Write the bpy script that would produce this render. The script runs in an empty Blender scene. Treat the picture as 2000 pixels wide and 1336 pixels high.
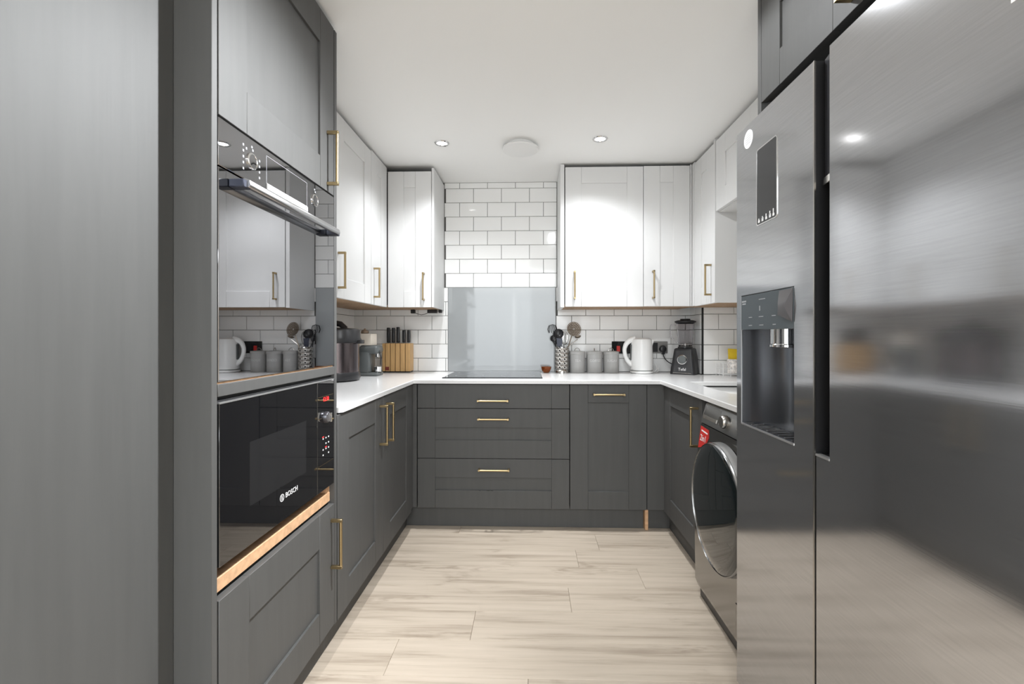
import bpy, bmesh, math, random
from mathutils import Vector, Matrix
random.seed(7)
S = bpy.context.scene
COL = S.collection
PI = math.pi

# ------------------------------------------------------------------ camera, light, exposure
cam_d = bpy.data.cameras.new('camera')
cam = bpy.data.objects.new('camera', cam_d); COL.objects.link(cam)
cam.location = (0, 0, 1.15)
cam.rotation_euler = (PI / 2, 0, math.radians(1.7))
cam_d.sensor_width = 36.0
cam_d.lens = 889.0 / 2000.0 * 36.0
cam_d.shift_x = -10.0 / 2000.0
cam_d.shift_y = -12.0 / 2000.0
cam_d.clip_start = 0.02
S.camera = cam

S.view_settings.view_transform = 'Standard'
S.view_settings.look = 'None'
S.view_settings.gamma = 1.0
S.view_settings.use_curve_mapping = False
S.view_settings.exposure = 0.21
S.cycles.use_denoising = True
S.cycles.max_bounces = 10
S.cycles.diffuse_bounces = 6
S.cycles.caustics_reflective = False
S.cycles.caustics_refractive = False

SPOT_W = 25.5          # each ceiling downlight, wide lobe
CORE_W = 58.0          # each ceiling downlight, narrow core of the beam
KEY_W = 250.0           # unseen downlight, aim and power added to brighten the tall units
SPILL_W = 22.0         # wide lobe added to that downlight, brightens the over-fridge cupboard
WINDOW_W = 60.0        # daylight through the window behind the camera
FILL_W = 106.0          # added fill light below the ceiling behind the camera
WORLD = 0.25

world = bpy.data.worlds.new('world'); S.world = world
world.use_nodes = True
world.node_tree.nodes['Background'].inputs[0].default_value = (0.86, 0.93, 1.0, 1)
world.node_tree.nodes['Background'].inputs[1].default_value = WORLD


def area_light(name, loc, rot, sx, sy, watts, col):
    d = bpy.data.lights.new(name, 'AREA'); d.shape = 'RECTANGLE'
    d.size = sx; d.size_y = sy; d.energy = watts; d.color = col
    o = bpy.data.objects.new(name, d); COL.objects.link(o)
    o.location = loc; o.rotation_euler = rot
    return o


area_light('window_daylight', (-0.35, -2.93, 1.35), (PI / 2, 0, 0), 2.3, 1.9, WINDOW_W, (0.92, 0.965, 1.0))
area_light('unseen_fill_light', (0.0, -1.7, 2.22), (0, 0, 0), 2.2, 1.8, FILL_W, (0.90, 0.955, 1.0))

# ------------------------------------------------------------------ materials
MATS = {}


def mat(name, color=(0.8, 0.8, 0.8), rough=0.5, metal=0.0, spec=0.5, trans=0.0, ior=1.45, emit=None, estr=0.0,
        coat=0.0, noise=None, bump=None, aniso=0.0, alpha=1.0):
    """noise=(scale_xyz, amount): colour grain; bump=(scale_xyz, strength, distance)"""
    m = bpy.data.materials.new(name); m.use_nodes = True
    nt = m.node_tree; p = nt.nodes['Principled BSDF']
    p.inputs['Base Color'].default_value = (*color, 1)
    p.inputs['Roughness'].default_value = rough
    p.inputs['Metallic'].default_value = metal
    p.inputs['Specular IOR Level'].default_value = spec
    p.inputs['Transmission Weight'].default_value = trans
    p.inputs['IOR'].default_value = ior
    p.inputs['Coat Weight'].default_value = coat
    p.inputs['Anisotropic'].default_value = aniso
    p.inputs['Alpha'].default_value = alpha
    if emit:
        p.inputs['Emission Color'].default_value = (*emit, 1)
        p.inputs['Emission Strength'].default_value = estr
    if noise or bump:
        tc = nt.nodes.new('ShaderNodeTexCoord')
    if noise:
        mp = nt.nodes.new('ShaderNodeMapping'); mp.inputs['Scale'].default_value = noise[0]
        nz = nt.nodes.new('ShaderNodeTexNoise'); nz.inputs['Scale'].default_value = 1.0; nz.inputs['Detail'].default_value = 5
        cr = nt.nodes.new('ShaderNodeMapRange')
        cr.inputs['From Min'].default_value = 0.3; cr.inputs['From Max'].default_value = 0.7
        cr.inputs['To Min'].default_value = 1 - noise[1]; cr.inputs['To Max'].default_value = 1 + noise[1]
        mx = nt.nodes.new('ShaderNodeMix'); mx.data_type = 'RGBA'; mx.blend_type = 'MULTIPLY'
        mx.inputs[0].default_value = 1.0
        mx.inputs[6].default_value = (*color, 1)
        nt.links.new(tc.outputs['Object'], mp.inputs[0]); nt.links.new(mp.outputs[0], nz.inputs['Vector'])
        nt.links.new(nz.outputs['Fac'], cr.inputs['Value']); nt.links.new(cr.outputs[0], mx.inputs[7])
        nt.links.new(mx.outputs[2], p.inputs['Base Color'])
    if bump:
        mp = nt.nodes.new('ShaderNodeMapping'); mp.inputs['Scale'].default_value = bump[0]
        nz = nt.nodes.new('ShaderNodeTexNoise'); nz.inputs['Scale'].default_value = 1.0; nz.inputs['Detail'].default_value = 3
        bp = nt.nodes.new('ShaderNodeBump'); bp.inputs['Strength'].default_value = bump[1]; bp.inputs['Distance'].default_value = bump[2]
        nt.links.new(tc.outputs['Object'], mp.inputs[0]); nt.links.new(mp.outputs[0], nz.inputs['Vector'])
        nt.links.new(nz.outputs['Fac'], bp.inputs['Height']); nt.links.new(bp.outputs[0], p.inputs['Normal'])
    MATS[name] = m
    return m


GREY = mat('grey_paint', (0.076, 0.0758, 0.074), 0.58, spec=0.5, noise=((40, 40, 3), 0.05), bump=((120, 120, 4), 0.10, 0.002))
GREY_L = mat('grey_paint_light', (0.26, 0.26, 0.25), 0.4)
WHITE = mat('white_door', (0.71, 0.71, 0.707), 0.38, bump=((90, 90, 4), 0.04, 0.002))
WALLW = mat('white_wall_paint', (0.78, 0.775, 0.76), 0.7, bump=((60, 60, 60), 0.05, 0.002))
CEIL = mat('ceiling_paint', (0.92, 0.92, 0.91), 0.75, bump=((30, 30, 30), 0.04, 0.002))
TILE = mat('tile_glaze', (0.86, 0.86, 0.85), 0.07, spec=0.5, bump=((14, 14, 14), 0.10, 0.004))
GROUT = mat('grout', (0.13, 0.128, 0.122), 0.9)
QUARTZ = mat('quartz', (0.73, 0.728, 0.725), 0.16, noise=((180, 180, 180), 0.04))
BRASS = mat('brushed_brass', (0.42, 0.32, 0.175), 0.33, 1.0)
CHIP = mat('chipboard', (0.34, 0.22, 0.13), 0.7, noise=((160, 30, 160), 0.25))
OAKRAW = mat('raw_oak', (0.62, 0.38, 0.22), 0.55, noise=((8, 60, 60), 0.16))
BLACKM = mat('matte_black', (0.012, 0.012, 0.013), 0.5)
BLACKP = mat('black_plastic', (0.022, 0.022, 0.024), 0.32)
VOID = mat('dark_interior', (0.02, 0.02, 0.02), 0.9)
OVENGL = mat('mirror_black_glass', (0.36, 0.36, 0.37), 0.012, 1.0)
MWGL = mat('microwave_black_glass', (0.004, 0.004, 0.005), 0.02, spec=0.7, ior=1.75, coat=0.4)
HOBGL = mat('ceramic_black_glass', (0.012, 0.013, 0.014), 0.05, coat=0.5)
CHROME = mat('chrome', (0.78, 0.78, 0.78), 0.08, 1.0)
STEEL = mat('brushed_steel', (0.52, 0.50, 0.47), 0.26, 1.0)
SATIN = mat('satin_aluminium', (0.80, 0.80, 0.80), 0.42, 1.0)
STEELD = mat('aged_steel', (0.27, 0.225, 0.18), 0.30, 1.0)
OVENSTEEL = mat('oven_handle_steel', (0.55, 0.55, 0.56), 0.28, 1.0)
FRIDGE = mat('black_steel', (0.49, 0.495, 0.51), 0.105, 0.93, noise=((9, 9, 260), 0.05), bump=((14, 10, 300), 0.012, 0.001))
FRIDGE_D = mat('dark_steel_edge', (0.09, 0.09, 0.10), 0.3, 0.8)
WASHM = mat('graphite_metal', (0.30, 0.295, 0.285), 0.20, 1.0)
WASHD = mat('graphite_panel', (0.36, 0.36, 0.355), 0.42, 1.0)
PORT = mat('porthole_glass', (0.006, 0.010, 0.011), 0.03, spec=0.6, coat=0.5)
SPLASH = mat('splashback_glass', (0.345, 0.36, 0.366), 0.06, coat=0.3)
CERAM = mat('white_ceramic', (0.82, 0.82, 0.80), 0.15)
WHITEP = mat('white_plastic', (0.80, 0.80, 0.79), 0.28)
CANG = mat('canister_grey', (0.36, 0.355, 0.345), 0.38, noise=((60, 60, 8), 0.04))
CANT = mat('canister_lettering', (0.55, 0.55, 0.54), 0.5)
AMBER = mat('amber_glass', (0.55, 0.16, 0.03), 0.05, trans=0.75, ior=1.45)
JAR = mat('jar_glass', (0.985, 0.975, 1.0), 0.02, trans=1.0, ior=1.18)
POTM = mat('dark_bronze_metal', (0.17, 0.145, 0.15), 0.2, 1.0)
GREYP = mat('grey_plastic', (0.115, 0.125, 0.125), 0.4)
CREAM = mat('cream_card', (0.66, 0.60, 0.52), 0.6)
BAMBOO = mat('bamboo', (0.60, 0.37, 0.16), 0.45, noise=((90, 90, 8), 0.14))
REDP = mat('red_print', (0.55, 0.03, 0.025), 0.45)
REDD = mat('dark_red_print', (0.20, 0.04, 0.03), 0.5)
PRINTW = mat('white_print', (0.85, 0.85, 0.85), 0.5)
PRINTG = mat('grey_print', (0.35, 0.36, 0.38), 0.5)
PAPER = mat('white_sticker', (0.94, 0.94, 0.94), 0.5)
YELL = mat('yellow_sponge', (0.78, 0.55, 0.03), 0.8, bump=((200, 200, 200), 0.3, 0.003))
NAVY = mat('navy_nylon', (0.03, 0.035, 0.055), 0.4)
GREYSOCK = mat('brushed_socket_plate', (0.30, 0.29, 0.28), 0.35, 0.7)
PANELG = mat('dispenser_panel_glass', (0.075, 0.09, 0.10), 0.12)
CAVITY = mat('dispenser_cavity', (0.17, 0.18, 0.20), 0.22, 0.9)
LEDRED = mat('led_red', (0.9, 0.02, 0.02), 0.5, emit=(1.0, 0.03, 0.03), estr=1.6)
LEDW = mat('led_white', (0.8, 0.8, 0.8), 0.5, emit=(0.9, 0.92, 0.95), estr=0.35)
LAMP = mat('lamp_face', (1, 1, 1), 0.5, emit=(1.0, 0.99, 0.97), estr=14.0)
FILM = mat('peeling_film', (0.10, 0.095, 0.10), 0.18)


def wood_floor():
    m = bpy.data.materials.new('plank_oak'); m.use_nodes = True
    nt = m.node_tree; p = nt.nodes['Principled BSDF']; N = nt.nodes.new; L = nt.links.new
    tc = N('ShaderNodeTexCoord'); oi = N('ShaderNodeObjectInfo')
    mu = N('ShaderNodeMath'); mu.operation = 'MULTIPLY'; mu.inputs[1].default_value = 37.0
    L(oi.outputs['Random'], mu.inputs[0])
    cx = N('ShaderNodeCombineXYZ'); L(mu.outputs[0], cx.inputs[0]); L(mu.outputs[0], cx.inputs[1])
    ad = N('ShaderNodeVectorMath'); ad.operation = 'ADD'; L(tc.outputs['Object'], ad.inputs[0]); L(cx.outputs[0], ad.inputs[1])
    mp = N('ShaderNodeMapping'); mp.inputs['Scale'].default_value = (1.3, 26, 1); L(ad.outputs[0], mp.inputs[0])
    n1 = N('ShaderNodeTexNoise'); n1.inputs['Scale'].default_value = 1.0; n1.inputs['Detail'].default_value = 7; n1.inputs['Roughness'].default_value = 0.62
    n1.inputs['Distortion'].default_value = 0.2; L(mp.outputs[0], n1.inputs['Vector'])
    r1 = N('ShaderNodeValToRGB'); e = r1.color_ramp.elements
    e[0].position = 0.30; e[0].color = (0.325, 0.263, 0.204, 1); e[1].position = 0.68; e[1].color = (0.555, 0.472, 0.386, 1)
    k = r1.color_ramp.elements.new(0.48); k.color = (0.49, 0.415, 0.333, 1)
    L(n1.outputs['Fac'], r1.inputs[0])
    # knots: sparse soft dark smudges along the grain
    m2 = N('ShaderNodeMapping'); m2.inputs['Scale'].default_value = (2.3, 7.5, 1); L(ad.outputs[0], m2.inputs[0])
    n2 = N('ShaderNodeTexNoise'); n2.inputs['Scale'].default_value = 1.0; n2.inputs['Detail'].default_value = 4; n2.inputs['Distortion'].default_value = 1.2
    L(m2.outputs[0], n2.inputs['Vector'])
    r2 = N('ShaderNodeMapRange'); r2.inputs['From Min'].default_value = 0.58; r2.inputs['From Max'].default_value = 0.76; L(n2.outputs['Fac'], r2.inputs['Value'])
    m3 = N('ShaderNodeMapping'); m3.inputs['Scale'].default_value = (14, 60, 1); L(ad.outputs[0], m3.inputs[0])
    n3 = N('ShaderNodeTexNoise'); n3.inputs['Scale'].default_value = 1.0; n3.inputs['Detail'].default_value = 4; L(m3.outputs[0], n3.inputs['Vector'])
    r3 = N('ShaderNodeMapRange'); r3.inputs['From Min'].default_value = 0.40; r3.inputs['From Max'].default_value = 0.62; L(n3.outputs['Fac'], r3.inputs['Value'])
    mk = N('ShaderNodeMath'); mk.operation = 'MULTIPLY'; L(r2.outputs[0], mk.inputs[0]); L(r3.outputs[0], mk.inputs[1])
    mm = N('ShaderNodeMath'); mm.operation = 'MULTIPLY'; mm.inputs[1].default_value = 0.75; L(mk.outputs[0], mm.inputs[0])
    mx = N('ShaderNodeMix'); mx.data_type = 'RGBA'; L(mm.outputs[0], mx.inputs[0]); L(r1.outputs[0], mx.inputs[6])
    mx.inputs[7].default_value = (0.20, 0.15, 0.105, 1)
    L(mx.outputs[2], p.inputs['Base Color'])
    p.inputs['Roughness'].default_value = 0.42; p.inputs['Specular IOR Level'].default_value = 0.35
    bp = N('ShaderNodeBump'); bp.inputs['Strength'].default_value = 0.06; bp.inputs['Distance'].default_value = 0.003
    L(n1.outputs['Fac'], bp.inputs['Height']); L(bp.outputs[0], p.inputs['Normal'])
    return m


PLANK = wood_floor()

# ------------------------------------------------------------------ geometry helpers


class G:
    """collects verts and faces (world or local coordinates)"""

    def __init__(self):
        self.v = []; self.f = []

    def add(self, vs, fs):
        b = len(self.v); self.v += [tuple(x) for x in vs]; self.f += [tuple(b + i for i in q) for q in fs]
        return self

    def box(self, x0, x1, y0, y1, z0, z1):
        if x0 > x1: x0, x1 = x1, x0
        if y0 > y1: y0, y1 = y1, y0
        if z0 > z1: z0, z1 = z1, z0
        return self.add([(x0, y0, z0), (x1, y0, z0), (x1, y1, z0), (x0, y1, z0), (x0, y0, z1), (x1, y0, z1), (x1, y1, z1), (x0, y1, z1)],
                        [(3, 2, 1, 0), (4, 5, 6, 7), (0, 1, 5, 4), (1, 2, 6, 5), (2, 3, 7, 6), (3, 0, 4, 7)])

    def ring_strip(self, rings, closed=True, cap0=True, cap1=True):
        n = len(rings[0]); vs = [p for r in rings for p in r]; fs = []
        for i in range(len(rings) - 1):
            for j in range(n if closed else n - 1):
                k = (j + 1) % n
                fs.append((i * n + j, i * n + k, (i + 1) * n + k, (i + 1) * n + j))
        if cap0: fs.append(tuple(range(n - 1, -1, -1)))
        if cap1: fs.append(tuple((len(rings) - 1) * n + j for j in range(n)))
        return self.add(vs, fs)

    def lathe(self, c, prof, n=32, axis='Z', cap0=True, cap1=True, sx=1.0, sy=1.0):
        rings = []
        for r, h in prof:
            ring = []
            for j in range(n):
                a = 2 * PI * j / n
                u, w = r * math.cos(a) * sx, r * math.sin(a) * sy
                if axis == 'Z': ring.append((c[0] + u, c[1] + w, c[2] + h))
                elif axis == 'X': ring.append((c[0] + h, c[1] + u, c[2] + w))
                else: ring.append((c[0] + w, c[1] + h, c[2] + u))
            rings.append(ring)
        return self.ring_strip(rings, True, cap0, cap1)

    def tube(self, pts, r, n=8, caps=True, flat=1.0):
        pts = [Vector(p) for p in pts]
        rs = r if isinstance(r, (list, tuple)) else [r] * len(pts)
        t0 = (pts[1] - pts[0]).normalized()
        up = Vector((0, 0, 1)) if abs(t0.z) < 0.9 else Vector((1, 0, 0))
        a = t0.cross(up).normalized(); rings = []
        for i, p in enumerate(pts):
            t = (pts[min(i + 1, len(pts) - 1)] - pts[max(i - 1, 0)]).normalized()
            a = (a - t * a.dot(t)).normalized(); b = t.cross(a)
            rings.append([tuple(p + a * (rs[i] * math.cos(2 * PI * j / n)) + b * (rs[i] * flat * math.sin(2 * PI * j / n))) for j in range(n)])
        return self.ring_strip(rings, True, caps, caps)

    def prism(self, poly, axis, a, b):
        """poly 2D extruded along axis from a to b; axis 'Y': poly=(x,z); 'Z': (x,y); 'X': (y,z)"""
        def q(p, h):
            return {'Y': (p[0], h, p[1]), 'Z': (p[0], p[1], h), 'X': (h, p[0], p[1])}[axis]
        return self.ring_strip([[q(p, a) for p in poly], [q(p, b) for p in poly]])

    def xf(self, M):
        self.v = [tuple(M @ Vector(p)) for p in self.v]
        return self


def spline(pts, k=4):
    P = [Vector(p) for p in pts]; out = []
    for i in range(len(P) - 1):
        p0, p1, p2, p3 = P[max(i - 1, 0)], P[i], P[i + 1], P[min(i + 2, len(P) - 1)]
        for j in range(k):
            t = j / k
            out.append(0.5 * (2 * p1 + (p2 - p0) * t + (2 * p0 - 5 * p1 + 4 * p2 - p3) * t * t + (3 * p1 - p0 - 3 * p2 + p3) * t ** 3))
    return [tuple(p) for p in out] + [tuple(P[-1])]


def world_loc(o):
    v = Vector((0, 0, 0))
    while o:
        v += o.location; o = o.parent
    return v


def make_mesh(name, g, m, bev=0.0, seg=1, smooth=True, angle=40):
    me = bpy.data.meshes.new(name)
    me.from_pydata(g.v, [], g.f)
    bm = bmesh.new(); bm.from_mesh(me)
    bmesh.ops.recalc_face_normals(bm, faces=bm.faces[:])
    if bev:
        ed = [e for e in bm.edges if len(e.link_faces) == 2 and e.calc_face_angle(0) > 0.6]
        bmesh.ops.bevel(bm, geom=ed, offset=bev, segments=seg, affect='EDGES', profile=0.5, clamp_overlap=True)
    bm.to_mesh(me); bm.free()
    if smooth:
        me.shade_smooth(); me.set_sharp_from_angle(angle=math.radians(angle))
    me.materials.append(m)
    return me


def put(name, g, m, parent=None, bev=0.0, seg=1, smooth=True, angle=40, local=False):
    """a mesh object; geometry given in world coordinates unless local"""
    if parent is not None and not local:
        w = world_loc(parent); g.v = [(x - w.x, y - w.y, z - w.z) for x, y, z in g.v]
    o = bpy.data.objects.new(name, make_mesh(name, g, m, bev, seg, smooth, angle)); COL.objects.link(o)
    if parent is not None: o.parent = parent
    return o


def thing(name, label, cat, loc=(0, 0, 0), rz=0.0, group=None):
    o = bpy.data.objects.new(name, None); COL.objects.link(o)
    o.empty_display_size = 0.05
    o.location = loc; o.rotation_euler = (0, 0, rz)
    o['label'] = label; o['category'] = cat
    if group: o['group'] = group
    return o


def tag(o, label, cat, group=None):
    o['label'] = label; o['category'] = cat
    if group: o['group'] = group
    return o


def struct(name, g, m, bev=0.0):
    o = put(name, g, m, None, bev); o['kind'] = 'structure'
    return o


def dup(root, loc, label, rz=None):
    r = root.copy(); COL.objects.link(r); r.location = loc; r['label'] = label
    if rz is not None: r.rotation_euler = (0, 0, rz)
    for ch in list(root.children):
        c = ch.copy(); COL.objects.link(c); c.parent = r
        for g2 in list(ch.children):
            d = g2.copy(); COL.objects.link(d); d.parent = c
    return r


def text(name, s, size, m, parent, origin, u, v, depth=0.0006, center=True, local=False, wrap=None):
    """lettering as a mesh: u = reading direction, v = up (unit vectors)"""
    cu = bpy.data.curves.new('t', 'FONT'); cu.body = s; cu.size = size; cu.extrude = depth
    cu.align_x = 'CENTER' if center else 'LEFT'; cu.align_y = 'CENTER'; cu.resolution_u = 2
    to = bpy.data.objects.new('t', cu); COL.objects.link(to)
    dg = bpy.context.evaluated_depsgraph_get()
    me = bpy.data.meshes.new_from_object(to.evaluated_get(dg)); me.name = name
    bpy.data.objects.remove(to); bpy.data.curves.remove(cu)
    U, V = Vector(u), Vector(v); W = U.cross(V)
    w = world_loc(parent) if (parent is not None and not local) else Vector((0, 0, 0))
    for q in me.vertices:
        x, y, z = q.co
        if wrap:                                     # bend round a vertical cylinder of radius wrap
            a = x / wrap
            q.co = Vector(origin) - w + U * (math.sin(a) * wrap) + V * y + W * (z + (math.cos(a) - 1) * wrap)
        else:
            q.co = Vector(origin) - w + U * x + V * y + W * z
    me.materials.clear(); me.materials.append(m)
    o = bpy.data.objects.new(name, me); COL.objects.link(o)
    if parent is not None: o.parent = parent
    return o


def frame_pt(o, u, n, a, z, d):
    """a along u, d along normal n, z up"""
    return (o[0] + u[0] * a + n[0] * d, o[1] + u[1] * a + n[1] * d, z)


def fbox(g, o, u, n, a0, a1, z0, z1, d0, d1):
    p = [frame_pt(o, u, n, a0, z0, d0), frame_pt(o, u, n, a1, z1, d1)]
    return g.box(p[0][0], p[1][0], p[0][1], p[1][1], z0, z1)


def handle(parent, p, n, d, L=0.185, name='handle'):
    """bar pull: p = centre on the door face, n = outward normal, d = bar direction"""
    p, n, d = Vector(p), Vector(n), Vector(d)
    s = d.cross(n); g = G(); out = 0.034
    for k in (-1, 1):
        c = p + d * (k * (L / 2 - 0.006))
        vs = []
        for a in (-1, 1):
            for b in (-1, 1):
                for h in (0, out + 0.005):
                    vs.append(c + d * (a * 0.0055) + s * (b * 0.0055) + n * h)
        g.add(vs, [(0, 1, 3, 2), (4, 6, 7, 5), (0, 4, 5, 1), (2, 3, 7, 6), (0, 2, 6, 4), (1, 5, 7, 3)])
    g.tube([p + d * (-L / 2 + 0.010) + n * out, p + d * (L / 2 - 0.010) + n * out], 0.0055, 12)
    return put(name, g, BRASS, parent, bev=0.0008)


def shaker(parent, name, o, u, n, a0, a1, z0, z1, m, sw=0.105, rt=0.105, rb=0.105, th=0.02, rec=0.008, pan=True):
    """door front: frame with recessed panel; d measured outward, front face at d = 0"""
    g = G(); j = 0.0006
    fbox(g, o, u, n, a0, a0 + sw - j, z0, z1, -th, 0)
    fbox(g, o, u, n, a1 - sw + j, a1, z0, z1, -th, 0)
    fbox(g, o, u, n, a0 + sw, a1 - sw, z0, z0 + rb, -th, -0.0003)
    fbox(g, o, u, n, a0 + sw, a1 - sw, z1 - rt, z1, -th, -0.0003)
    d = put(name, g, m, parent, bev=0.0009)
    if pan:
        p = G(); fbox(p, o, u, n, a0 + sw - 0.004, a1 - sw + 0.004, z0 + rb - 0.004, z1 - rt + 0.004, -th + 0.002, -rec)
        put('door_panel', p, m, d)
    return d


# ------------------------------------------------------------------ room shell
YW = 3.32          # back wall
XLW, XRW = -1.30, 1.38
ZC = 2.27
fl = struct('floor', G().box(-2.2, 2.2, -3.0, YW + 0.1, -0.12, -0.0105), GROUT)
struct('ceiling', G().box(-2.2, 2.2, -3.1, YW + 0.1, ZC, ZC + 0.1), CEIL)
wb = struct('wall_back', G().box(XLW - 0.1, XRW + 0.1, YW + 0.0015, YW + 0.12, 0, ZC), GROUT)
wl = struct('wall_left', G().box(XLW - 0.12, XLW - 0.0015, 0.3, YW, 0, ZC), GROUT)
wr = struct('wall_right', G().box(XRW, XRW + 0.12, 0.2, YW, 0, ZC), WALLW)
struct('wall_left_near', G().box(-2.2, -2.1, -3.0, 0.3, 0, ZC).box(-2.2, XLW - 0.12, 0.2, 0.3, 0, ZC), WALLW)
struct('wall_right_near', G().box(2.1, 2.2, -3.0, 0.2, 0, ZC).box(XRW, 2.2, 0.1, 0.2, 0, ZC), WALLW)
struct('wall_rear', G().box(-2.2, -1.55, -3.1, -3.0, 0, ZC).box(0.85, 2.2, -3.1, -3.0, 0, ZC).box(-1.55, 0.85, -3.1, -3.0, 0, 0.35).box(-1.55, 0.85, -3.1, -3.0, 2.15, ZC + 0.05), WALLW)
w1 = struct('window_1', G().box(-1.55, -1.49, -3.08, -3.02, 0.35, 2.15).box(0.79, 0.85, -3.08, -3.02, 0.35, 2.15).box(-0.38, -0.32, -3.08, -3.02, 0.35, 2.15).box(-1.5, 0.8, -3.08, -3.02, 0.35, 0.41).box(-1.5, 0.8, -3.08, -3.02, 2.09, 2.15), WHITE)
# boxed-in pipe column in the right-hand corner
BX, BY = 1.153, 3.09
bx = struct('wall_boxing', G().box(BX + 0.0015, XRW, BY + 0.0015, YW, 0.0, ZC), GROUT)
put('corner_bead', G().box(BX - 0.006, BX + 0.004, BY - 0.007, BY + 0.003, 0.892, 1.338), BLACKM, bx)

# ---- floor planks, laid across the room
PW = 0.1855
joints = {}
pm = {}
k0 = int((-2.95 - 1.528) / PW)


def plank_mesh(Lx, W):
    key = (round(Lx, 3), round(W, 3))
    if key not in pm:
        b = 0.0012; g = G()
        x, y = Lx / 2 - 0.0004, W / 2 - 0.0004
        top = [(-x + b, -y + b, 0), (x - b, -y + b, 0), (x - b, y - b, 0), (-x + b, y - b, 0)]
        mid = [(-x, -y, -b), (x, -y, -b), (x, y, -b), (-x, y, -b)]
        g.add(top + mid, [(0, 1, 2, 3), (4, 5, 1, 0), (5, 6, 2, 1), (6, 7, 3, 2), (7, 4, 0, 3)])
        bot = [(p[0], p[1], -0.01) for p in mid]
        g.add(mid + bot, [(0, 4, 5, 1), (1, 5, 6, 2), (2, 6, 7, 3), (3, 7, 4, 0)])
        pm[key] = make_mesh('plank', g, PLANK, smooth=False)
    return pm[key]


known = {0: -0.499, 1: -0.229, 2: 0.171, 3: 0.523, 4: -1.05, 5: 0.37, 6: -0.42}
PL = 1.29
for k in range(k0, 10):
    y0 = 1.528 + k * PW
    y1 = y0 + PW
    if y0 >= YW: break
    y1 = min(y1, YW)
    j0 = known.get(k, -0.7 + ((k * 0.4637) % 1.0) * PL)
    x = j0
    while x > -2.2: x -= PL
    near = y0 > 0.15
    while x < 2.2:
        a, b = max(x, XLW if near else -2.2), min(x + PL, XRW if near else 2.2)
        if b - a > 0.02:
            o = bpy.data.objects.new('plank', plank_mesh(b - a, y1 - y0)); COL.objects.link(o)
            o.location = ((a + b) / 2, (y0 + y1) / 2, 0); o.parent = fl
        x += PL

# ---- metro tiles
TW, TH = 0.2042, 0.1033
ZROW0 = 2.2262
GAP = 0.0030
tm = {}


def tile_mesh(w, h):
    key = (round(w, 4), round(h, 4))
    if key not in tm:
        x, z, b = w / 2 - GAP / 2, h / 2 - GAP / 2, 0.0022
        g = G()
        f = [(-x + b, -0.006, -z + b), (x - b, -0.006, -z + b), (x - b, -0.006, z - b), (-x + b, -0.006, z - b)]
        m = [(-x, -0.0042, -z), (x, -0.0042, -z), (x, -0.0042, z), (-x, -0.0042, z)]
        r = [(-x, 0.0015, -z), (x, 0.0015, -z), (x, 0.0015, z), (-x, 0.0015, z)]
        g.ring_strip([r, m, f], True, False, True)
        tm[key] = make_mesh('tile', g, TILE, smooth=False)
    return tm[key]


def tile_area(parent, o, rz, u0, u1, z0, z1, phase, skip=None):
    """tiles on a vertical plane through o; u runs along the plane's local +x, local -y faces the room"""
    c, s = math.cos(rz), math.sin(rz)
    kmin = int(math.floor((z0 - ZROW0) / TH)) - 1
    for k in range(kmin, 2):
        a, b = max(ZROW0 + k * TH, z0), min(ZROW0 + (k + 1) * TH, z1)
        if b - a < 0.012: continue
        ph = phase + (TW / 2 if k % 2 == 0 else 0)
        x = ph - TW * math.ceil((ph - u0) / TW)
        while x < u1:
            p, q = max(x, u0), min(x + TW, u1)
            x += TW
            if q - p < 0.012: continue
            if skip and skip(p, q, a, b): continue
            t = bpy.data.objects.new('tile', tile_mesh(q - p, b - a)); COL.objects.link(t)
            m = (p + q) / 2
            t.location = (o[0] + c * m, o[1] + s * m, (a + b) / 2)
            t.rotation_euler = (random.gauss(0, 0.0016), 0, rz + random.gauss(0, 0.0016))
            t.parent = parent


ZT = 0.891


def skip_splash(p, q, a, b): return p > -0.603 and q < 0.183 and b < 1.51


PH = -0.213
tile_area(wb, (0, YW, 0), 0, -0.631, 0.191, 1.5028, ZC - 0.001, PH)
tile_area(wb, (0, YW, 0), 0, XLW, -0.604, ZT, 1.5028, PH, lambda p, q, a, b: a > 1.40 and q < -0.64)
tile_area(wb, (0, YW, 0), 0, 0.1845, BX, ZT, 1.5028, PH, lambda p, q, a, b: a > 1.40 and p > 0.2)
tile_area(wl, (XLW, 0, 0), PI / 2, 1.64, YW - 0.006, ZT, 1.42, 0.13)
tile_area(bx, (0, BY, 0), 0, BX + 0.004, XRW, ZT, 1.42, 1.360)
tile_area(bx, (BX, 0, 0), -PI / 2, -YW + 0.006, -BY - 0.003, ZT, 1.42, 0.05)

# ------------------------------------------------------------------ ceiling fittings


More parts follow.
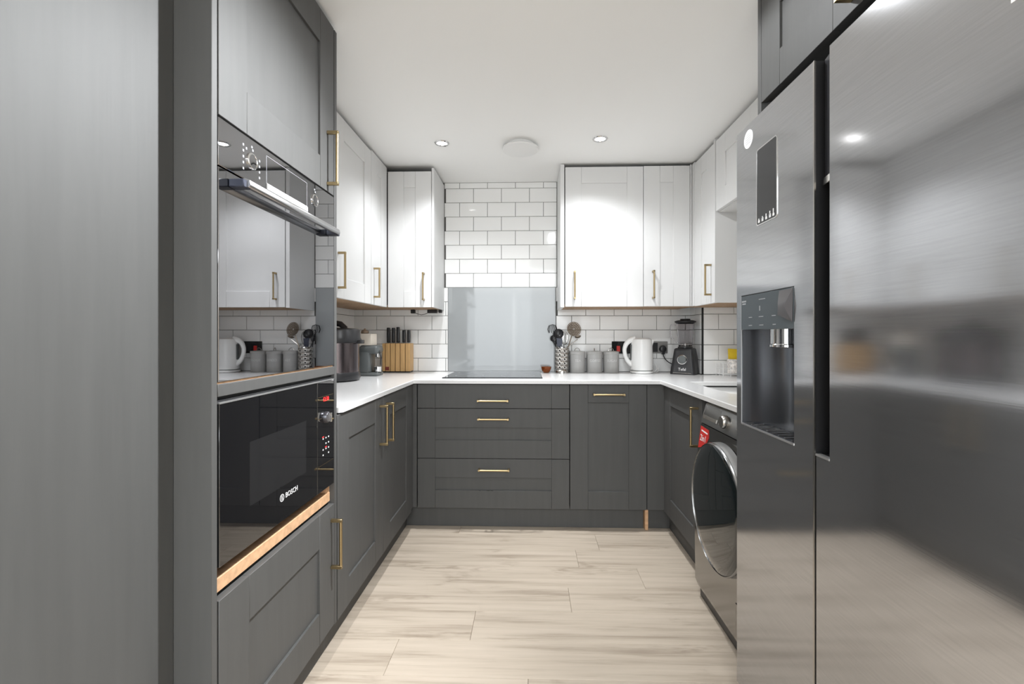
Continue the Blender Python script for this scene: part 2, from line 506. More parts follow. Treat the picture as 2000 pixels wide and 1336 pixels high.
def downlight(x, y, label, aim=None):
    t = thing('ceiling_downlight', label, 'downlight', (x, y, ZC), group='recessed ceiling downlights')
    put('trim_ring', G().lathe((0, 0, 0), [(0.030, 0.001), (0.043, 0.001), (0.043, -0.002), (0.040, -0.005), (0.031, -0.005), (0.0285, -0.001), (0.0285, 0.001)], 32, cap0=False, cap1=False), CHROME, t, local=True)
    put('lamp_face', G().lathe((0, 0, 0), [(0.0285, 0.002), (0.0285, -0.001), (0.02, -0.0025), (0.001, -0.003)], 32), LAMP, t, local=True)
    d = bpy.data.lights.new('downlight_beam', 'SPOT'); d.energy = SPOT_W; d.spot_size = math.radians(132); d.spot_blend = 0.8
    d.shadow_soft_size = 0.022; d.color = (0.95, 0.975, 1.0)
    lo = bpy.data.objects.new('downlight_beam', d); COL.objects.link(lo); lo.parent = t; lo.location = (0, 0, -0.016)
    if aim:
        ds_ = bpy.data.lights.new('added_spill', 'SPOT'); ds_.energy = SPILL_W; ds_.spot_size = math.radians(174); ds_.spot_blend = 0.25
        ds_.shadow_soft_size = 0.022; ds_.color = d.color
        sp_ = bpy.data.objects.new('added_spill', ds_); COL.objects.link(sp_); sp_.parent = t; sp_.location = (0, 0, -0.016)
    if not aim:
        dc = bpy.data.lights.new('downlight_core', 'SPOT'); dc.energy = CORE_W; dc.spot_size = math.radians(66); dc.spot_blend = 0.9
        dc.shadow_soft_size = 0.022; dc.color = d.color
        lc_ = bpy.data.objects.new('downlight_core', dc); COL.objects.link(lc_); lc_.parent = t; lc_.location = (0, 0, -0.016)
    if aim:
        d.energy = KEY_W; d.spot_size = math.radians(84); d.spot_blend = 1.0
        lo.rotation_euler = (Vector(aim) - Vector((x, y, ZC))).to_track_quat('-Z', 'Y').to_euler()
    return t


downlight(-0.515, 2.63, 'glowing recessed ceiling downlight on the hob side, nearer the tall oven housing')
downlight(0.395, 2.60, 'glowing recessed ceiling downlight on the fridge side, in front of the white wall cupboards')
downlight(0.25, 1.46, 'unseen ceiling downlight over the middle of the floor, aimed to brighten the oven tower', aim=(-0.75, 1.04, 1.02))

t = thing('ceiling_light', 'round white unlit ceiling fitting with a dark shadow gap between two downlights', 'ceiling light', (-0.06, 2.665, ZC))
put('base_plate', G().lathe((0, 0, 0), [(0.078, 0), (0.078, -0.022)], 40), WHITEP, t, local=True)
put('cover_disc', G().lathe((0, 0, 0), [(0.07, -0.020), (0.104, -0.022), (0.1065, -0.027), (0.103, -0.033), (0.08, -0.040), (0.04, -0.044), (0.001, -0.045)], 48), WHITEP, t, local=True)

# ------------------------------------------------------------------ worktop, sink, hob, splashback
ZK = 0.890; ZKB = 0.868


def worktop():
    out = [(XLW + 0.001, 1.645), (-0.702, 1.645), (-0.690, 1.660), (-0.690, 2.672), (0.757, 2.672), (0.757, 1.50), (XRW - 0.001, 1.50), (XRW - 0.001, BY - 0.008), (BX - 0.008, BY - 0.008), (BX - 0.008, YW - 0.001), (XLW + 0.001, YW - 0.001)]
    hx0, hx1, hy0, hy1 = 0.900, 1.29, 2.068, 2.607
    c = 0.012
    hole = [(hx0 + c, hy0), (hx1 - c, hy0), (hx1, hy0 + c), (hx1, hy1 - c), (hx1 - c, hy1), (hx0 + c, hy1), (hx0, hy1 - c), (hx0, hy0 + c)]
    bm = bmesh.new(); es = []
    for loop in (out, hole):
        vs = [bm.verts.new((x, y, ZKB)) for x, y in loop]
        es += [bm.edges.new((vs[i], vs[(i + 1) % len(vs)])) for i in range(len(vs))]
    r = bmesh.ops.triangle_fill(bm, use_beauty=True, edges=es)
    fs = [f for f in bm.faces]
    ext = bmesh.ops.extrude_face_region(bm, geom=fs)
    for e in ext['geom']:
        if isinstance(e, bmesh.types.BMVert): e.co.z = ZK
    bmesh.ops.recalc_face_normals(bm, faces=bm.faces[:])
    ed = [e for e in bm.edges if len(e.link_faces) == 2 and e.calc_face_angle(0) > 0.9 and all(v.co.z > ZK - 0.001 for v in e.verts)]
    bmesh.ops.bevel(bm, geom=ed, offset=0.003, segments=1, affect='EDGES')
    me = bpy.data.meshes.new('worktop'); bm.to_mesh(me); bm.free(); me.materials.append(QUARTZ)
    o = bpy.data.objects.new('worktop', me); COL.objects.link(o)
    return o


tag(worktop(), 'white quartz worktop running round the room in a U with a sink cut-out', 'worktop')

sk = thing('sink', 'white ceramic sink set under the worktop beside the fridge freezer', 'sink', (1.09, 2.2, 0.70))
g = G()
x0, x1, y0, y1 = 0.885, 1.305, 2.056, 2.622
g.box(x0, x0 + 0.012, y0, y1, 0.72, ZKB).box(x1 - 0.012, x1, y0, y1, 0.72, ZKB).box(x0, x1, y0, y0 + 0.012, 0.72, ZKB).box(x0, x1, y1 - 0.012, y1, 0.72, ZKB)
g.box(x0, x1, y0, y1, 0.705, 0.72)
put('basin', g, CERAM, sk)
put('drainer', G().prism([(y0 + 0.012, 0.852), (y1 - 0.012, 0.859), (y1 - 0.012, 0.72), (y0 + 0.012, 0.72)], 'X', x0 + 0.012, x1 - 0.012), CERAM, sk, bev=0.004, seg=2)
put('drain_ring', G().lathe((1.05, 2.20, 0.8535), [(0.10, 0.0), (0.105, 0.004), (0.112, 0.004), (0.115, 0.0)], 36, cap0=False, cap1=False), STEEL, sk)

put('shadow_strip', G().box(x0 + 0.012, x1 - 0.012, y1 - 0.0128, y1 - 0.0119, 0.8592, ZKB - 0.0005), BLACKM, sk)  # black strip paints the shadow gap between worktop and basin

hb = thing('induction_hob', 'black glass induction hob set on the white worktop under the pale glass splashback', 'hob', (-0.235, 2.99, ZK))
put('glass_top', G().box(-0.540, 0.070, 2.775, 3.27, ZK + 0.0005, ZK + 0.006), HOBGL, hb, bev=0.002)
g = G()
for cx, cy, r in ((-0.39, 2.9, 0.09), (-0.08, 2.9, 0.105), (-0.39, 3.13, 0.105), (-0.08, 3.13, 0.08)):
    g.lathe((cx, cy, ZK + 0.0061), [(r, 0), (r, 0.0002), (r - 0.002, 0.0002), (r - 0.002, 0)], 40, cap0=False, cap1=False)
put('zone_marking', g, PRINTG, hb)
put('front_trim', G().box(-0.542, 0.072, 2.772, 2.7752, ZK + 0.0003, ZK + 0.0064), BLACKM, hb)

sb = tag(put('glass_splashback', G().box(-0.602, 0.182, YW - 0.012, YW - 0.0055, ZK + 0.001, 1.502), SPLASH, bev=0.001), 'pale blue-grey glass splashback on the tiled wall behind the hob', 'splashback')

# ------------------------------------------------------------------ base units
BFX, BFR, BFY = -0.700, 0.780, 2.690     # front planes: left run, right run, back run
DZ0, DZ1 = 0.128, 0.862
NX, NL, NY = (1, 0, 0), (-1, 0, 0), (0, -1, 0)
UY, UX = (0, 1, 0), (1, 0, 0)


def carcass(parent, x0, x1, y0, y1, z0, z1, m=VOID):
    return put('carcass', G().box(x0, x1, y0, y1, z0, z1), m, parent)


c = thing('base_cabinet', 'grey shaker double base cupboard between the oven tower and the corner', 'cabinet', (-1.0, 2.14, DZ0), group='grey base units')
carcass(c, XLW + 0.01, BFX - 0.022, 1.632, 2.665, DZ0, ZKB - 0.002)
o = (BFX, 0, 0)
d = shaker(c, 'door', o, UY, NX, 1.632, 2.141, DZ0 - 0.012, DZ1, GREY)
handle(d, (BFX, 2.095, 0.735), NX, (0, 0, 1), 0.188)
d = shaker(c, 'door', o, UY, NX, 2.145, 2.655, DZ0 - 0.012, DZ1, GREY)
handle(d, (BFX, 2.190, 0.733), NX, (0, 0, 1), 0.188)
put('corner_post', G().box(BFX - 0.024, BFX - 0.002, 2.658, 2.70, DZ0, DZ1).box(BFX - 0.022, -0.678, BFY + 0.004, BFY + 0.022, DZ0, DZ1), GREY, c, bev=0.0008)

c = thing('drawer_unit', 'wide grey unit of three drawers under the hob', 'drawers', (-0.22, 2.99, DZ0), group='grey base units')
carcass(c, -0.672, 0.227, BFY + 0.022, YW - 0.03, DZ0, ZKB - 0.002)
o = (0, BFY, 0)
g = G(); j = 0.0006
for a0, a1 in ((-0.672, -0.567 - j), (-0.567, 0.123), (0.123 + j, 0.228)):
    fbox(g, o, UX, NY, a0, a1, 0.7205, DZ1, -0.02, 0)
d = put('drawer', g, GREY, c, bev=0.0009)
handle(d, (-0.222, BFY, 0.768), NY, UX, 0.186)
d = shaker(c, 'drawer', o, UX, NY, -0.672, 0.228, 0.4235, 0.7175, GREY, rt=0.112, rb=0.108)
handle(d, (-0.220, BFY, 0.660), NY, UX, 0.186)
d = shaker(c, 'drawer', o, UX, NY, -0.672, 0.228, DZ0, 0.4205, GREY, rt=0.111, rb=0.105)
handle(d, (-0.216, BFY, 0.361), NY, UX, 0.186)
# chipped paint along the lower recess of the bottom drawer
g = G()
for x in (-0.306, -0.262, -0.235):
    g.box(x, x + random.uniform(0.008, 0.02), BFY - 0.0008, BFY + 0.004, 0.2315, 0.2338)
put('paint_chip', g, BLACKM, d)

c = thing('pull_out_cabinet', 'narrow grey shaker unit with a level brass handle at its top, right of the drawers', 'cabinet', (0.455, 2.99, DZ0), group='grey base units')
carcass(c, 0.234, 0.675, BFY + 0.022, YW - 0.03, DZ0, ZKB - 0.002)
d = shaker(c, 'door', o, UX, NY, 0.2325, 0.6805, DZ0, DZ1, GREY)
handle(d, (0.457, BFY, 0.807), NY, UX, 0.186)

c = thing('corner_cabinet', 'grey corner base cupboard whose brass-handled door sits beside the washing machine', 'cabinet', (1.05, 2.4, DZ0), group='grey base units')
carcass(c, BFR + 0.022, XRW - 0.02, 2.10, 2.70, DZ0, ZKB - 0.20)
o = (BFR, 0, 0)
d = shaker(c, 'door', o, UY, NL, 2.10, 2.684, DZ0 - 0.002, DZ1, GREY, sw=0.11)
handle(d, (BFR, 2.145, 0.724), NL, (0, 0, 1), 0.188)
put('filler_panel', G().box(0.684, BFR + 0.02, BFY + 0.002, BFY + 0.02, DZ0, DZ1), GREY, c, bev=0.0008)

tag(put('plinth', G().box(XLW + 0.01, -0.752, 1.0, 2.74, 0.002, DZ0 - 0.014), GREY), 'grey kick plinth under the oven tower and the double cupboard', 'plinth', 'grey plinths')
tag(put('plinth', G().box(-0.752, 0.672, 2.740, 2.757, 0.002, DZ0 - 0.002), GREY), 'grey kick plinth under the drawers and the pull-out unit', 'plinth', 'grey plinths')
tag(put('plinth', G().box(0.697, 0.828, 2.742, 2.757, 0.002, DZ0 - 0.002).box(0.828, 0.845, 2.10, 2.757, 0.002, DZ0 - 0.004), GREY), 'grey kick plinth turning the corner under the cupboard beside the washing machine', 'plinth', 'grey plinths')
tag(put('timber_batten', G().box(0.676, 0.695, 2.712, 2.90, 0.001, DZ0 - 0.001), OAKRAW, bev=0.001), 'raw wooden board edge standing in the plinth under the pull-out unit', 'batten')

# ------------------------------------------------------------------ tall oven tower
TX = -0.700; T0, T1 = 0.998, 1.603; TZ = 2.243
tw = thing('oven_tower', 'tall grey housing holding the oven and the microwave', 'cabinet', (-1.0, 1.3, 0.0))
put('end_panel', G().box(XLW + 0.003, TX, 0.979, T0 - 0.001, 0.002, TZ), GREY, tw, bev=0.001)
put('end_panel', G().box(XLW + 0.003, TX, T1 + 0.002, T1 + 0.021, 0.118, TZ), GREY, tw, bev=0.001)
put('carcass', G().box(XLW + 0.003, XLW + 0.02, T0, T1, 0.13, TZ).box(XLW + 0.02, TX - 0.024, T0, T1, 1.652, TZ - 0.004).box(XLW + 0.02, TX - 0.024, T0, T1, 0.13, 0.555), VOID, tw)
o = (TX, 0, 0)
d = shaker(tw, 'door', o, UY, NX, T0 + 0.003, T1 - 0.004, 1.648, TZ, GREY, sw=0.103, rt=0.112, rb=0.104)
handle(d, (TX, 1.548, 1.762), NX, (0, 0, 1), 0.188)
d = shaker(tw, 'door', o, UY, NX, T0 + 0.005, T1 + 0.001, 0.122, 0.553, GREY, sw=0.112, rt=0.112, rb=0.104)
handle(d, (TX, 1.578, 0.420), NX, (0, 0, 1), 0.175)
put('trim_rail', G().box(TX - 0.05, TX + 0.001, T0, T1, 1.013, 1.041), GREY, tw, bev=0.001)
put('wooden_shelf', G().box(XLW + 0.02, TX - 0.016, T0, T1, 0.562, 0.594), OAKRAW, tw, bev=0.001)
put('shelf_side', G().box(TX - 0.10, TX - 0.018, T1 - 0.016, T1, 0.594, 0.639), OAKRAW, tw)

ov = thing('oven', 'black glass built-in oven with a long steel handle, above the microwave', 'oven', (-1.0, 1.3, 1.045))
put('body', G().box(XLW + 0.05, TX - 0.02, T0 + 0.008, T1 - 0.008, 1.044, 1.640), VOID, ov)
OX = TX + 0.0
cp = put('control_panel', G().box(TX - 0.02, OX, T0 + 0.003, T1 - 0.003, 1.535, 1.643), OVENGL, ov, bev=0.0012)
od = put('oven_door', G().box(TX - 0.02, OX, T0 + 0.003, T1 - 0.003, 1.046, 1.531), OVENGL, ov, bev=0.0012)
put('lower_vent', G().box(TX - 0.022, OX - 0.004, T0 + 0.004, T1 - 0.004, 1.0415, 1.0455), OAKRAW, ov)
# handle: flat-topped bar on two dark brackets
g = G().prism([(TX + 0.020, 1.503), (TX + 0.040, 1.498), (TX + 0.044, 1.504), (TX + 0.041, 1.516), (TX + 0.028, 1.521), (TX + 0.020, 1.516)], 'Y', 1.048, 1.552)
hd = put('handle', g, OVENSTEEL, ov, bev=0.001)
put('handle_bracket', G().box(OX, TX + 0.036, 1.034, 1.062, 1.496, 1.515), NAVY, ov, bev=0.002)
put('handle_bracket', G().box(OX, TX + 0.036, 1.538, 1.566, 1.496, 1.515), NAVY, ov, bev=0.002)
for ky, kz in ((1.123, 1.588), (1.455, 1.588)):
    kn = put('knob', G().lathe((OX, ky, kz), [(0.0205, 0), (0.0205, 0.003), (0.019, 0.0045), (0.0165, 0.0045), (0.016, 0.003), (0.001, 0.003)], 32, 'X'), CHROME, ov)
    put('knob_face', G().lathe((OX, ky, kz), [(0.016, 0.0032), (0.001, 0.0036)], 28, 'X', cap0=False), OVENGL, kn)
ic = G()
for ky in (1.123, 1.455):
    spots_ = [(ky, 1.624), (ky + 0.004, 1.617)]
    if ky < 1.4: spots_ += [(ky - 0.034, 1.617 - 0.0145 * q) for q in range(5)] + [(ky + 0.032, 1.601 - 0.0145 * q) for q in range(4)] + [(ky - 0.022, 1.612)]
    for cy, cz in spots_:
        ic.box(OX, OX + 0.0004, cy - 0.0026, cy + 0.0026, cz - 0.0028, cz + 0.0028)
put('icon_print', ic, PRINTG, cp)
g = G()
for (a, b, z0, z1) in ((1.186, 1.187, 1.551, 1.628), (1.404, 1.405, 1.551, 1.628), (1.186, 1.405, 1.6275, 1.6283)):
    g.box(OX, OX + 0.0003, a, b, z0, z1)
put('display_outline', g, PRINTG, cp)
put('display_ledge', G().prism([(OX, 1.5385), (OX + 0.003, 1.5385), (OX + 0.0028, 1.553), (OX, 1.556)], 'Y', 1.186, 1.405), mat('pale_ledge', (0.50, 0.50, 0.49), 0.5), cp)

mw = thing('microwave', 'black glass built-in microwave above the raw wooden shelf', 'microwave', (-1.0, 1.3, 0.60))
put('body', G().box(XLW + 0.05, TX - 0.02, T0 + 0.01, T1 - 0.02, 0.640, 0.98), BLACKM, mw)
put('top_vent', G().box(TX - 0.045, TX - 0.012, T0, T1, 1.000, 1.012).box(TX - 0.03, TX - 0.006, T0 + 0.004, T1 - 0.004, 0.999, 1.004), BLACKM, mw)
md = put('door_glass', G().box(TX - 0.018, TX, T0 + 0.006, 1.474, 0.627, 0.996), MWGL, mw, bev=0.001)
mp_ = put('control_panel', G().box(TX - 0.018, TX, 1.4765, T1 - 0.004, 0.627, 0.996), MWGL, mw, bev=0.001)
put('divider_strip', G().box(TX - 0.01, TX + 0.0005, 1.4742, 1.4763, 0.627, 0.996), STEEL, mw)
put('top_strip', G().box(TX - 0.012, TX + 0.0012, T0 + 0.006, T1 - 0.004, 0.9958, 0.9988), SATIN, mw)
# window with mesh behind the glass: a slightly lighter print
put('window_print', G().box(TX, TX + 0.0002, 1.115, 1.40, 0.725, 0.885), mat('mesh_window', (0.014, 0.014, 0.015), 0.06, spec=0.7, ior=1.75), md)
kn = put('dial', G().lathe((TX, 1.532, 0.873), [(0.019, 0), (0.019, 0.010), (0.017, 0.013), (0.011, 0.0135), (0.001, 0.0138)], 28, 'X'), FRIDGE_D, mw)
put('dial_grip', G().box(TX + 0.012, TX + 0.024, 1.529, 1.535, 0.858, 0.888), CHROME, kn, bev=0.001)
g = G()
for z in (0.945, 0.873, 0.715):
    if z == 0.873: g.box(TX, TX + 0.0004, 1.478, 1.507, z - 0.0008, z + 0.0008)
    else: g.box(TX, TX + 0.0004, 1.478, 1.594, z - 0.0008, z + 0.0008)
put('panel_line', g, BRASS, mp_)
text('clock_display', '12:30', 0.020, LEDRED, mp_, (TX + 0.0004, 1.537, 0.934), (0, 1, 0), (0, 0, 1), 0.0002)
g = G()
for iy, yy in enumerate((1.516, 1.537, 1.557)):
    for iz, zz in enumerate((0.802, 0.783, 0.765, 0.747)):
        if (iy, iz) in ((1, 3), (0, 1)): continue
        g.box(TX, TX + 0.0004, yy - 0.003, yy + 0.003, zz - 0.0022, zz + 0.0022)
put('button_print', g, LEDW, mp_)
g = G()
for yy, zz in ((1.516, 0.808), (1.537, 0.771)):
    g.box(TX, TX + 0.0004, yy - 0.006, yy + 0.006, zz - 0.0012, zz + 0.0012)
put('button_lamp', g, LEDRED, mp_)
text('lettering', 'BOSCH', 0.021, PRINTW, md, (TX + 0.0003, 1.314, 0.6935), (0, 1, 0), (0, 0, 1), 0.0002)
g = G().lathe((TX, 1.262, 0.6935), [(0.0105, 0.0), (0.0105, 0.0005), (0.0092, 0.0005), (0.0092, 0.0)], 28, 'X', cap0=False, cap1=False)
g.box(TX, TX + 0.0005, 1.2585, 1.2598, 0.6865, 0.7005).box(TX, TX + 0.0005, 1.2642, 1.2655, 0.6865, 0.7005).box(TX, TX + 0.0005, 1.2585, 1.2655, 0.6929, 0.6941)
put('emblem', g, PRINTW, md)

# flat-fronted tall cupboard nearest the camera
lc = thing('tall_cupboard', 'flat plain grey tall cupboard front nearest the camera beside the oven tower', 'cabinet', (-1.0, 0.6, 0.0))
put('door', G().box(-0.805, -0.785, 0.33, 0.9775, 0.10, ZC - 0.004), GREY, lc, bev=0.0008)
put('carcass', G().box(XLW + 0.003, -0.806, 0.32, 0.9775, 0.10, ZC - 0.003), GREY, lc)
put('kick_board', G().box(XLW + 0.003, -0.835, 0.32, 0.9775, 0.002, 0.099), GREY, lc)

# ------------------------------------------------------------------ wall units
WZ0, WZ1 = 1.338, 2.243
WFX, WFR, WFY = -0.943, 1.040, 2.965


def wall_unit(label, name='wall_cabinet'):
    return thing(name, label, 'cabinet', (0, 0, WZ0), group='white wall cupboards')


o = (WFX, 0, 0)
c = wall_unit('white wall cupboard tucked out of sight right behind the oven tower')
put('carcass', G().box(XLW + 0.002, WFX - 0.021, 1.64, 2.168, WZ0 + 0.016, WZ1), VOID, c)  # wall carcasses coloured dark to stand for the shade in the gap above
put('base_board', G().box(XLW + 0.002, WFX - 0.021, 1.64, 2.168, WZ0 + 0.002, WZ0 + 0.0155), CHIP, c)
d = shaker(c, 'door', o, UY, NX, 1.64, 2.167, WZ0, WZ1, WHITE, rec=0.007)
c = wall_unit('white wall cupboard next to the oven tower with its brass handle at the tower edge')
put('carcass', G().box(XLW + 0.002, WFX - 0.021, 2.170, 2.666, WZ0 + 0.016, WZ1), VOID, c)
put('base_board', G().box(XLW + 0.002, WFX - 0.021, 2.170, 2.666, WZ0 + 0.002, WZ0 + 0.0155), CHIP, c)
d = shaker(c, 'door', o, UY, NX, 2.170, 2.665, WZ0, WZ1, WHITE, rec=0.007)
handle(d, (WFX, 2.205, 1.472), NX, (0, 0, 1), 0.182)
c = wall_unit('narrow white wall cupboard in the corner above the knife block, facing the fridge')
put('carcass', G().box(XLW + 0.002, WFX - 0.021, 2.669, YW - 0.008, WZ0 + 0.016, WZ1), VOID, c)
put('base_board', G().box(XLW + 0.002, WFX - 0.021, 2.669, YW - 0.008, WZ0 + 0.002, WZ0 + 0.0155), CHIP, c)
d = shaker(c, 'door', o, UY, NX, 2.669, 2.960, WZ0, WZ1 + 0.010, WHITE, rec=0.007)
handle(d, (WFX, 2.712, 1.470), NX, (0, 0, 1), 0.182)
o = (0, WFY, 0)
c = wall_unit('white wall cupboard above the knife block, facing the room with one brass handle')
put('carcass', G().box(WFX - 0.020, -0.651, WFY + 0.021, YW - 0.008, WZ0 + 0.016, WZ1 - 0.012), VOID, c)
put('base_board', G().box(WFX - 0.020, -0.651, WFY + 0.021, YW - 0.008, WZ0 + 0.002, WZ0 + 0.0155), CHIP, c)
d = shaker(c, 'door', o, UX, NY, -0.938, -0.651, WZ0, WZ1 - 0.014, WHITE, rec=0.007)
handle(d, (-0.699, WFY, 1.472), NY, (0, 0, 1), 0.182)
put('end_panel', G().box(-0.648, -0.632, WFY - 0.001, YW - 0.007, WZ0, ZC - 0.02), WHITE, c, bev=0.001)

c = wall_unit('wide white wall cupboard door right of the hob wall, brass handle at its left edge')
put('end_panel', G().box(0.193, 0.219, WFY - 0.001, YW - 0.007, WZ0 - 0.002, ZC - 0.006), WHITE, c, bev=0.001)
put('carcass', G().box(0.222, 0.727, WFY + 0.021, YW - 0.008, WZ0 + 0.018, WZ1 - 0.002), VOID, c)
put('base_board', G().box(0.2195, 0.727, WFY + 0.021, YW - 0.008, WZ0 + 0.002, WZ0 + 0.0175), CHIP, c)
d = shaker(c, 'door', o, UX, NY, 0.225, 0.7275, WZ0 + 0.002, WZ1 + 0.003, WHITE, rec=0.007)
handle(d, (0.284, WFY, 1.478), NY, (0, 0, 1), 0.182)
c = wall_unit('narrower white wall cupboard above the kettle, brass handle at its left edge')
put('carcass', G().box(0.729, 1.060, WFY + 0.021, YW - 0.008, WZ0 + 0.018, WZ1 - 0.002), VOID, c)
put('base_board', G().box(0.729, 1.060, WFY + 0.021, YW - 0.008, WZ0 + 0.002, WZ0 + 0.0175), CHIP, c)
d = shaker(c, 'door', o, UX, NY, 0.7305, 1.0255, WZ0 + 0.003, WZ1 + 0.005, WHITE, rec=0.007)
handle(d, (0.789, WFY, 1.480), NY, (0, 0, 1), 0.182)
put('corner_post', G().box(1.028, 1.037, WFY - 0.002, WFY + 0.018, WZ0 + 0.003, WZ1 + 0.012).box(1.040, 1.052, 2.925, WFY + 0.018, WZ0 + 0.003, WZ1 + 0.012), WHITE, c, bev=0.001)

o = (WFR, 0, 0)
c = wall_unit('white wall cupboard beside the fridge freezer, at right angles above the blender')
put('carcass', G().box(WFR + 0.021, XRW - 0.003, 2.616, 2.985, WZ0 + 0.018, WZ1), VOID, c)
put('base_board', G().box(WFR + 0.021, XRW - 0.003, 2.616, BY - 0.008, WZ0 + 0.002, WZ0 + 0.0175), CHIP, c)
d = shaker(c, 'door', o, UY, NL, 2.618, 2.922, WZ0, WZ1, WHITE, rec=0.007, sw=0.11)
handle(d, (WFR, 2.655, 1.473), NL, (0, 0, 1), 0.182)
put('end_panel', G().box(WFR - 0.002, XRW - 0.003, 2.597, 2.6155, WZ0, WZ1 + 0.018), WHITE, c, bev=0.001)
c = wall_unit('short white bridging cupboard high between the wall cupboard and the fridge freezer', 'bridging_cabinet')
put('carcass', G().box(WFR + 0.021, XRW - 0.003, 1.532, 2.596, 1.846, WZ1), WHITE, c, bev=0.001)
d = shaker(c, 'door', o, UY, NL, 2.07, 2.588, 1.85, WZ1, WHITE, sw=0.12, rec=0.007)
d = shaker(c, 'door', o, UY, NL, 1.55, 2.066, 1.85, WZ1, WHITE, sw=0.12, rec=0.007)

t = thing('cabinet_light_driver', 'dark cabinet light connector with a loose wire under the cupboard above the knife block', 'connector', (-0.72, 3.24, WZ0))
put('connector_block', G().box(-0.865, -0.835, 3.255, 3.285, WZ0 - 0.026, WZ0 + 0.001), BLACKM, t, bev=0.003)
put('connector_block', G().box(-0.745, -0.675, 3.255, 3.295, WZ0 - 0.024, WZ0 + 0.001).box(-0.665, -0.640, 3.26, 3.29, WZ0 - 0.022, WZ0 + 0.001), BLACKP, t, bev=0.004)
put('wire', G().tube([(-0.84, 3.27, WZ0 - 0.02), (-0.815, 3.27, WZ0 - 0.03), (-0.79, 3.268, WZ0 - 0.036), (-0.765, 3.27, WZ0 - 0.032), (-0.74, 3.275, WZ0 - 0.02)], 0.0022, 6), BLACKM, t)

# ------------------------------------------------------------------ fridge freezer and the cupboard over it
FX = 0.655
FY0, FYG, FY1 = 0.575, 1.072, 1.469
FZ0, FZ1 = 0.055, 1.786
fr = thing('fridge_freezer', 'large dark steel side-by-side fridge freezer with a water dispenser', 'fridge', (1.0, 1.02, 0.0))
put('cabinet_body', G().box(FX + 0.075, XRW - 0.03, FY0 + 0.003, FY1 - 0.002, 0.02, FZ1 - 0.012), FRIDGE_D, fr, bev=0.003)
put('foot_grille', G().box(FX + 0.03, FX + 0.076, FY0 + 0.01, FY1 - 0.01, 0.003, FZ0 - 0.006), BLACKM, fr)
# fridge door with a scooped grip along its far edge
RC = 0.879      # bottom of the grip recess
poly_full = [(FX + 0.003, FY0), (FX + 0.07, FY0), (FX + 0.07, FYG - 0.005), (FX + 0.003, FYG - 0.005), (FX, FYG - 0.008), (FX, FY0 + 0.003)]
g = G().prism(poly_full, 'Z', FZ0, RC)
g.prism([(FX + 0.003, FY0), (FX + 0.07, FY0), (FX + 0.07, 1.0175), (FX + 0.0, 1.0175), (FX, FY0 + 0.003)], 'Z', RC, FZ1)
fd = put('fridge_door', g, FRIDGE, fr, smooth=False)
put('grip_recess', G().prism([(FX + 0.012, 1.0176), (FX + 0.048, 1.0176), (FX + 0.055, 1.06), (FX + 0.07, FYG - 0.005), (FX + 0.07, 1.0176)], 'Z', RC + 0.0002, FZ1 - 0.002), BLACKM, fd)
put('grip_plate', G().prism([(FX + 0.010, 1.018), (FX + 0.018, 1.018), (FX + 0.026, 1.064), (FX + 0.020, 1.065)], 'Z', 1.512, FZ1 - 0.003), FRIDGE_D, fd)
put('latch', G().prism([(FX + 0.004, 1.018), (FX + 0.012, 1.018), (FX + 0.021, 1.062), (FX + 0.015, 1.063)], 'Z', 1.494, 1.511), STEEL, fd, bev=0.001)
put('grip_trim', G().box(FX - 0.0006, FX + 0.012, 1.018, 1.0665, RC - 0.004, RC + 0.0008), SATIN, fd)
# freezer door with dispenser opening: built as a frame of slabs round the hole
DY0, DY1, DZB, DZP, DZT = 1.152, 1.435, 0.879, 1.168, 1.273
g = G()
th = 0.07
a, b = FYG + 0.001, FY1
g.prism([(FX + 0.003, a), (FX + th, a), (FX + th, DY0), (FX, DY0), (FX, a + 0.003)], 'Z', FZ0, FZ1)
g.prism([(FX, DY1), (FX + th, DY1), (FX + th, b), (FX + 0.003, b), (FX, b - 0.003)], 'Z', FZ0, FZ1)
g.box(FX, FX + th, DY0, DY1, FZ0, DZB).box(FX, FX + th, DY0, DY1, DZT, FZ1)
fz = put('freezer_door', g, FRIDGE, fr, smooth=False)
put('edge_strip', G().box(FX - 0.0008, FX + 0.003, FYG - 0.0016, FYG + 0.003, FZ0, FZ1), STEEL, fz)
# dispenser
ds = put('dispenser_cavity', G().ring_strip([[(FX + 0.004 + 0.058 * math.sin(PI * i / 20) ** 0.7, DY0 + (DY1 - DY0) * i / 20, z) for i in range(21)] for z in (DZB + 0.002, DZP)], False, False, False)
          .box(FX + 0.066, FX + 0.069, DY0, DY1, DZB, DZT), CAVITY, fr)
put('dispenser_panel', G().box(FX - 0.0008, FX + 0.062, DY0 + 0.0005, DY1 - 0.0005, DZP, DZT - 0.001), PANELG, fr, bev=0.001)
g = G()
g.box(FX - 0.0014, FX - 0.0008, 1.402, 1.428, 1.252, 1.257).box(FX - 0.0014, FX - 0.0008, 1.404, 1.426, 1.245, 1.249)
for y0, y1, z in ((1.290, 1.325, 1.2545), (1.30, 1.325, 1.205), (1.365, 1.385, 1.205), (1.235, 1.255, 1.205), (1.365, 1.385, 1.181), (1.30, 1.322, 1.181), (1.235, 1.25, 1.181)):
    g.box(FX - 0.0014, FX - 0.0008, y0, y1, z - 0.0011, z + 0.0011)
g.box(FX - 0.0014, FX - 0.0008, 1.318, 1.322, 1.222, 1.236)
put('panel_marking', g, PRINTG, fr)
put('dispenser_spout', G().lathe((FX + 0.030, 1.258, 1.118), [(0.026, 0), (0.029, 0.002), (0.029, 0.008), (0.027, 0.010), (0.027, 0.050)], 28, sy=1.5), CHROME, fr)
put('dispenser_lever', G().box(FX + 0.030, FX + 0.040, 1.165, 1.19, 1.02, 1.12), BLACKP, fr, bev=0.003)
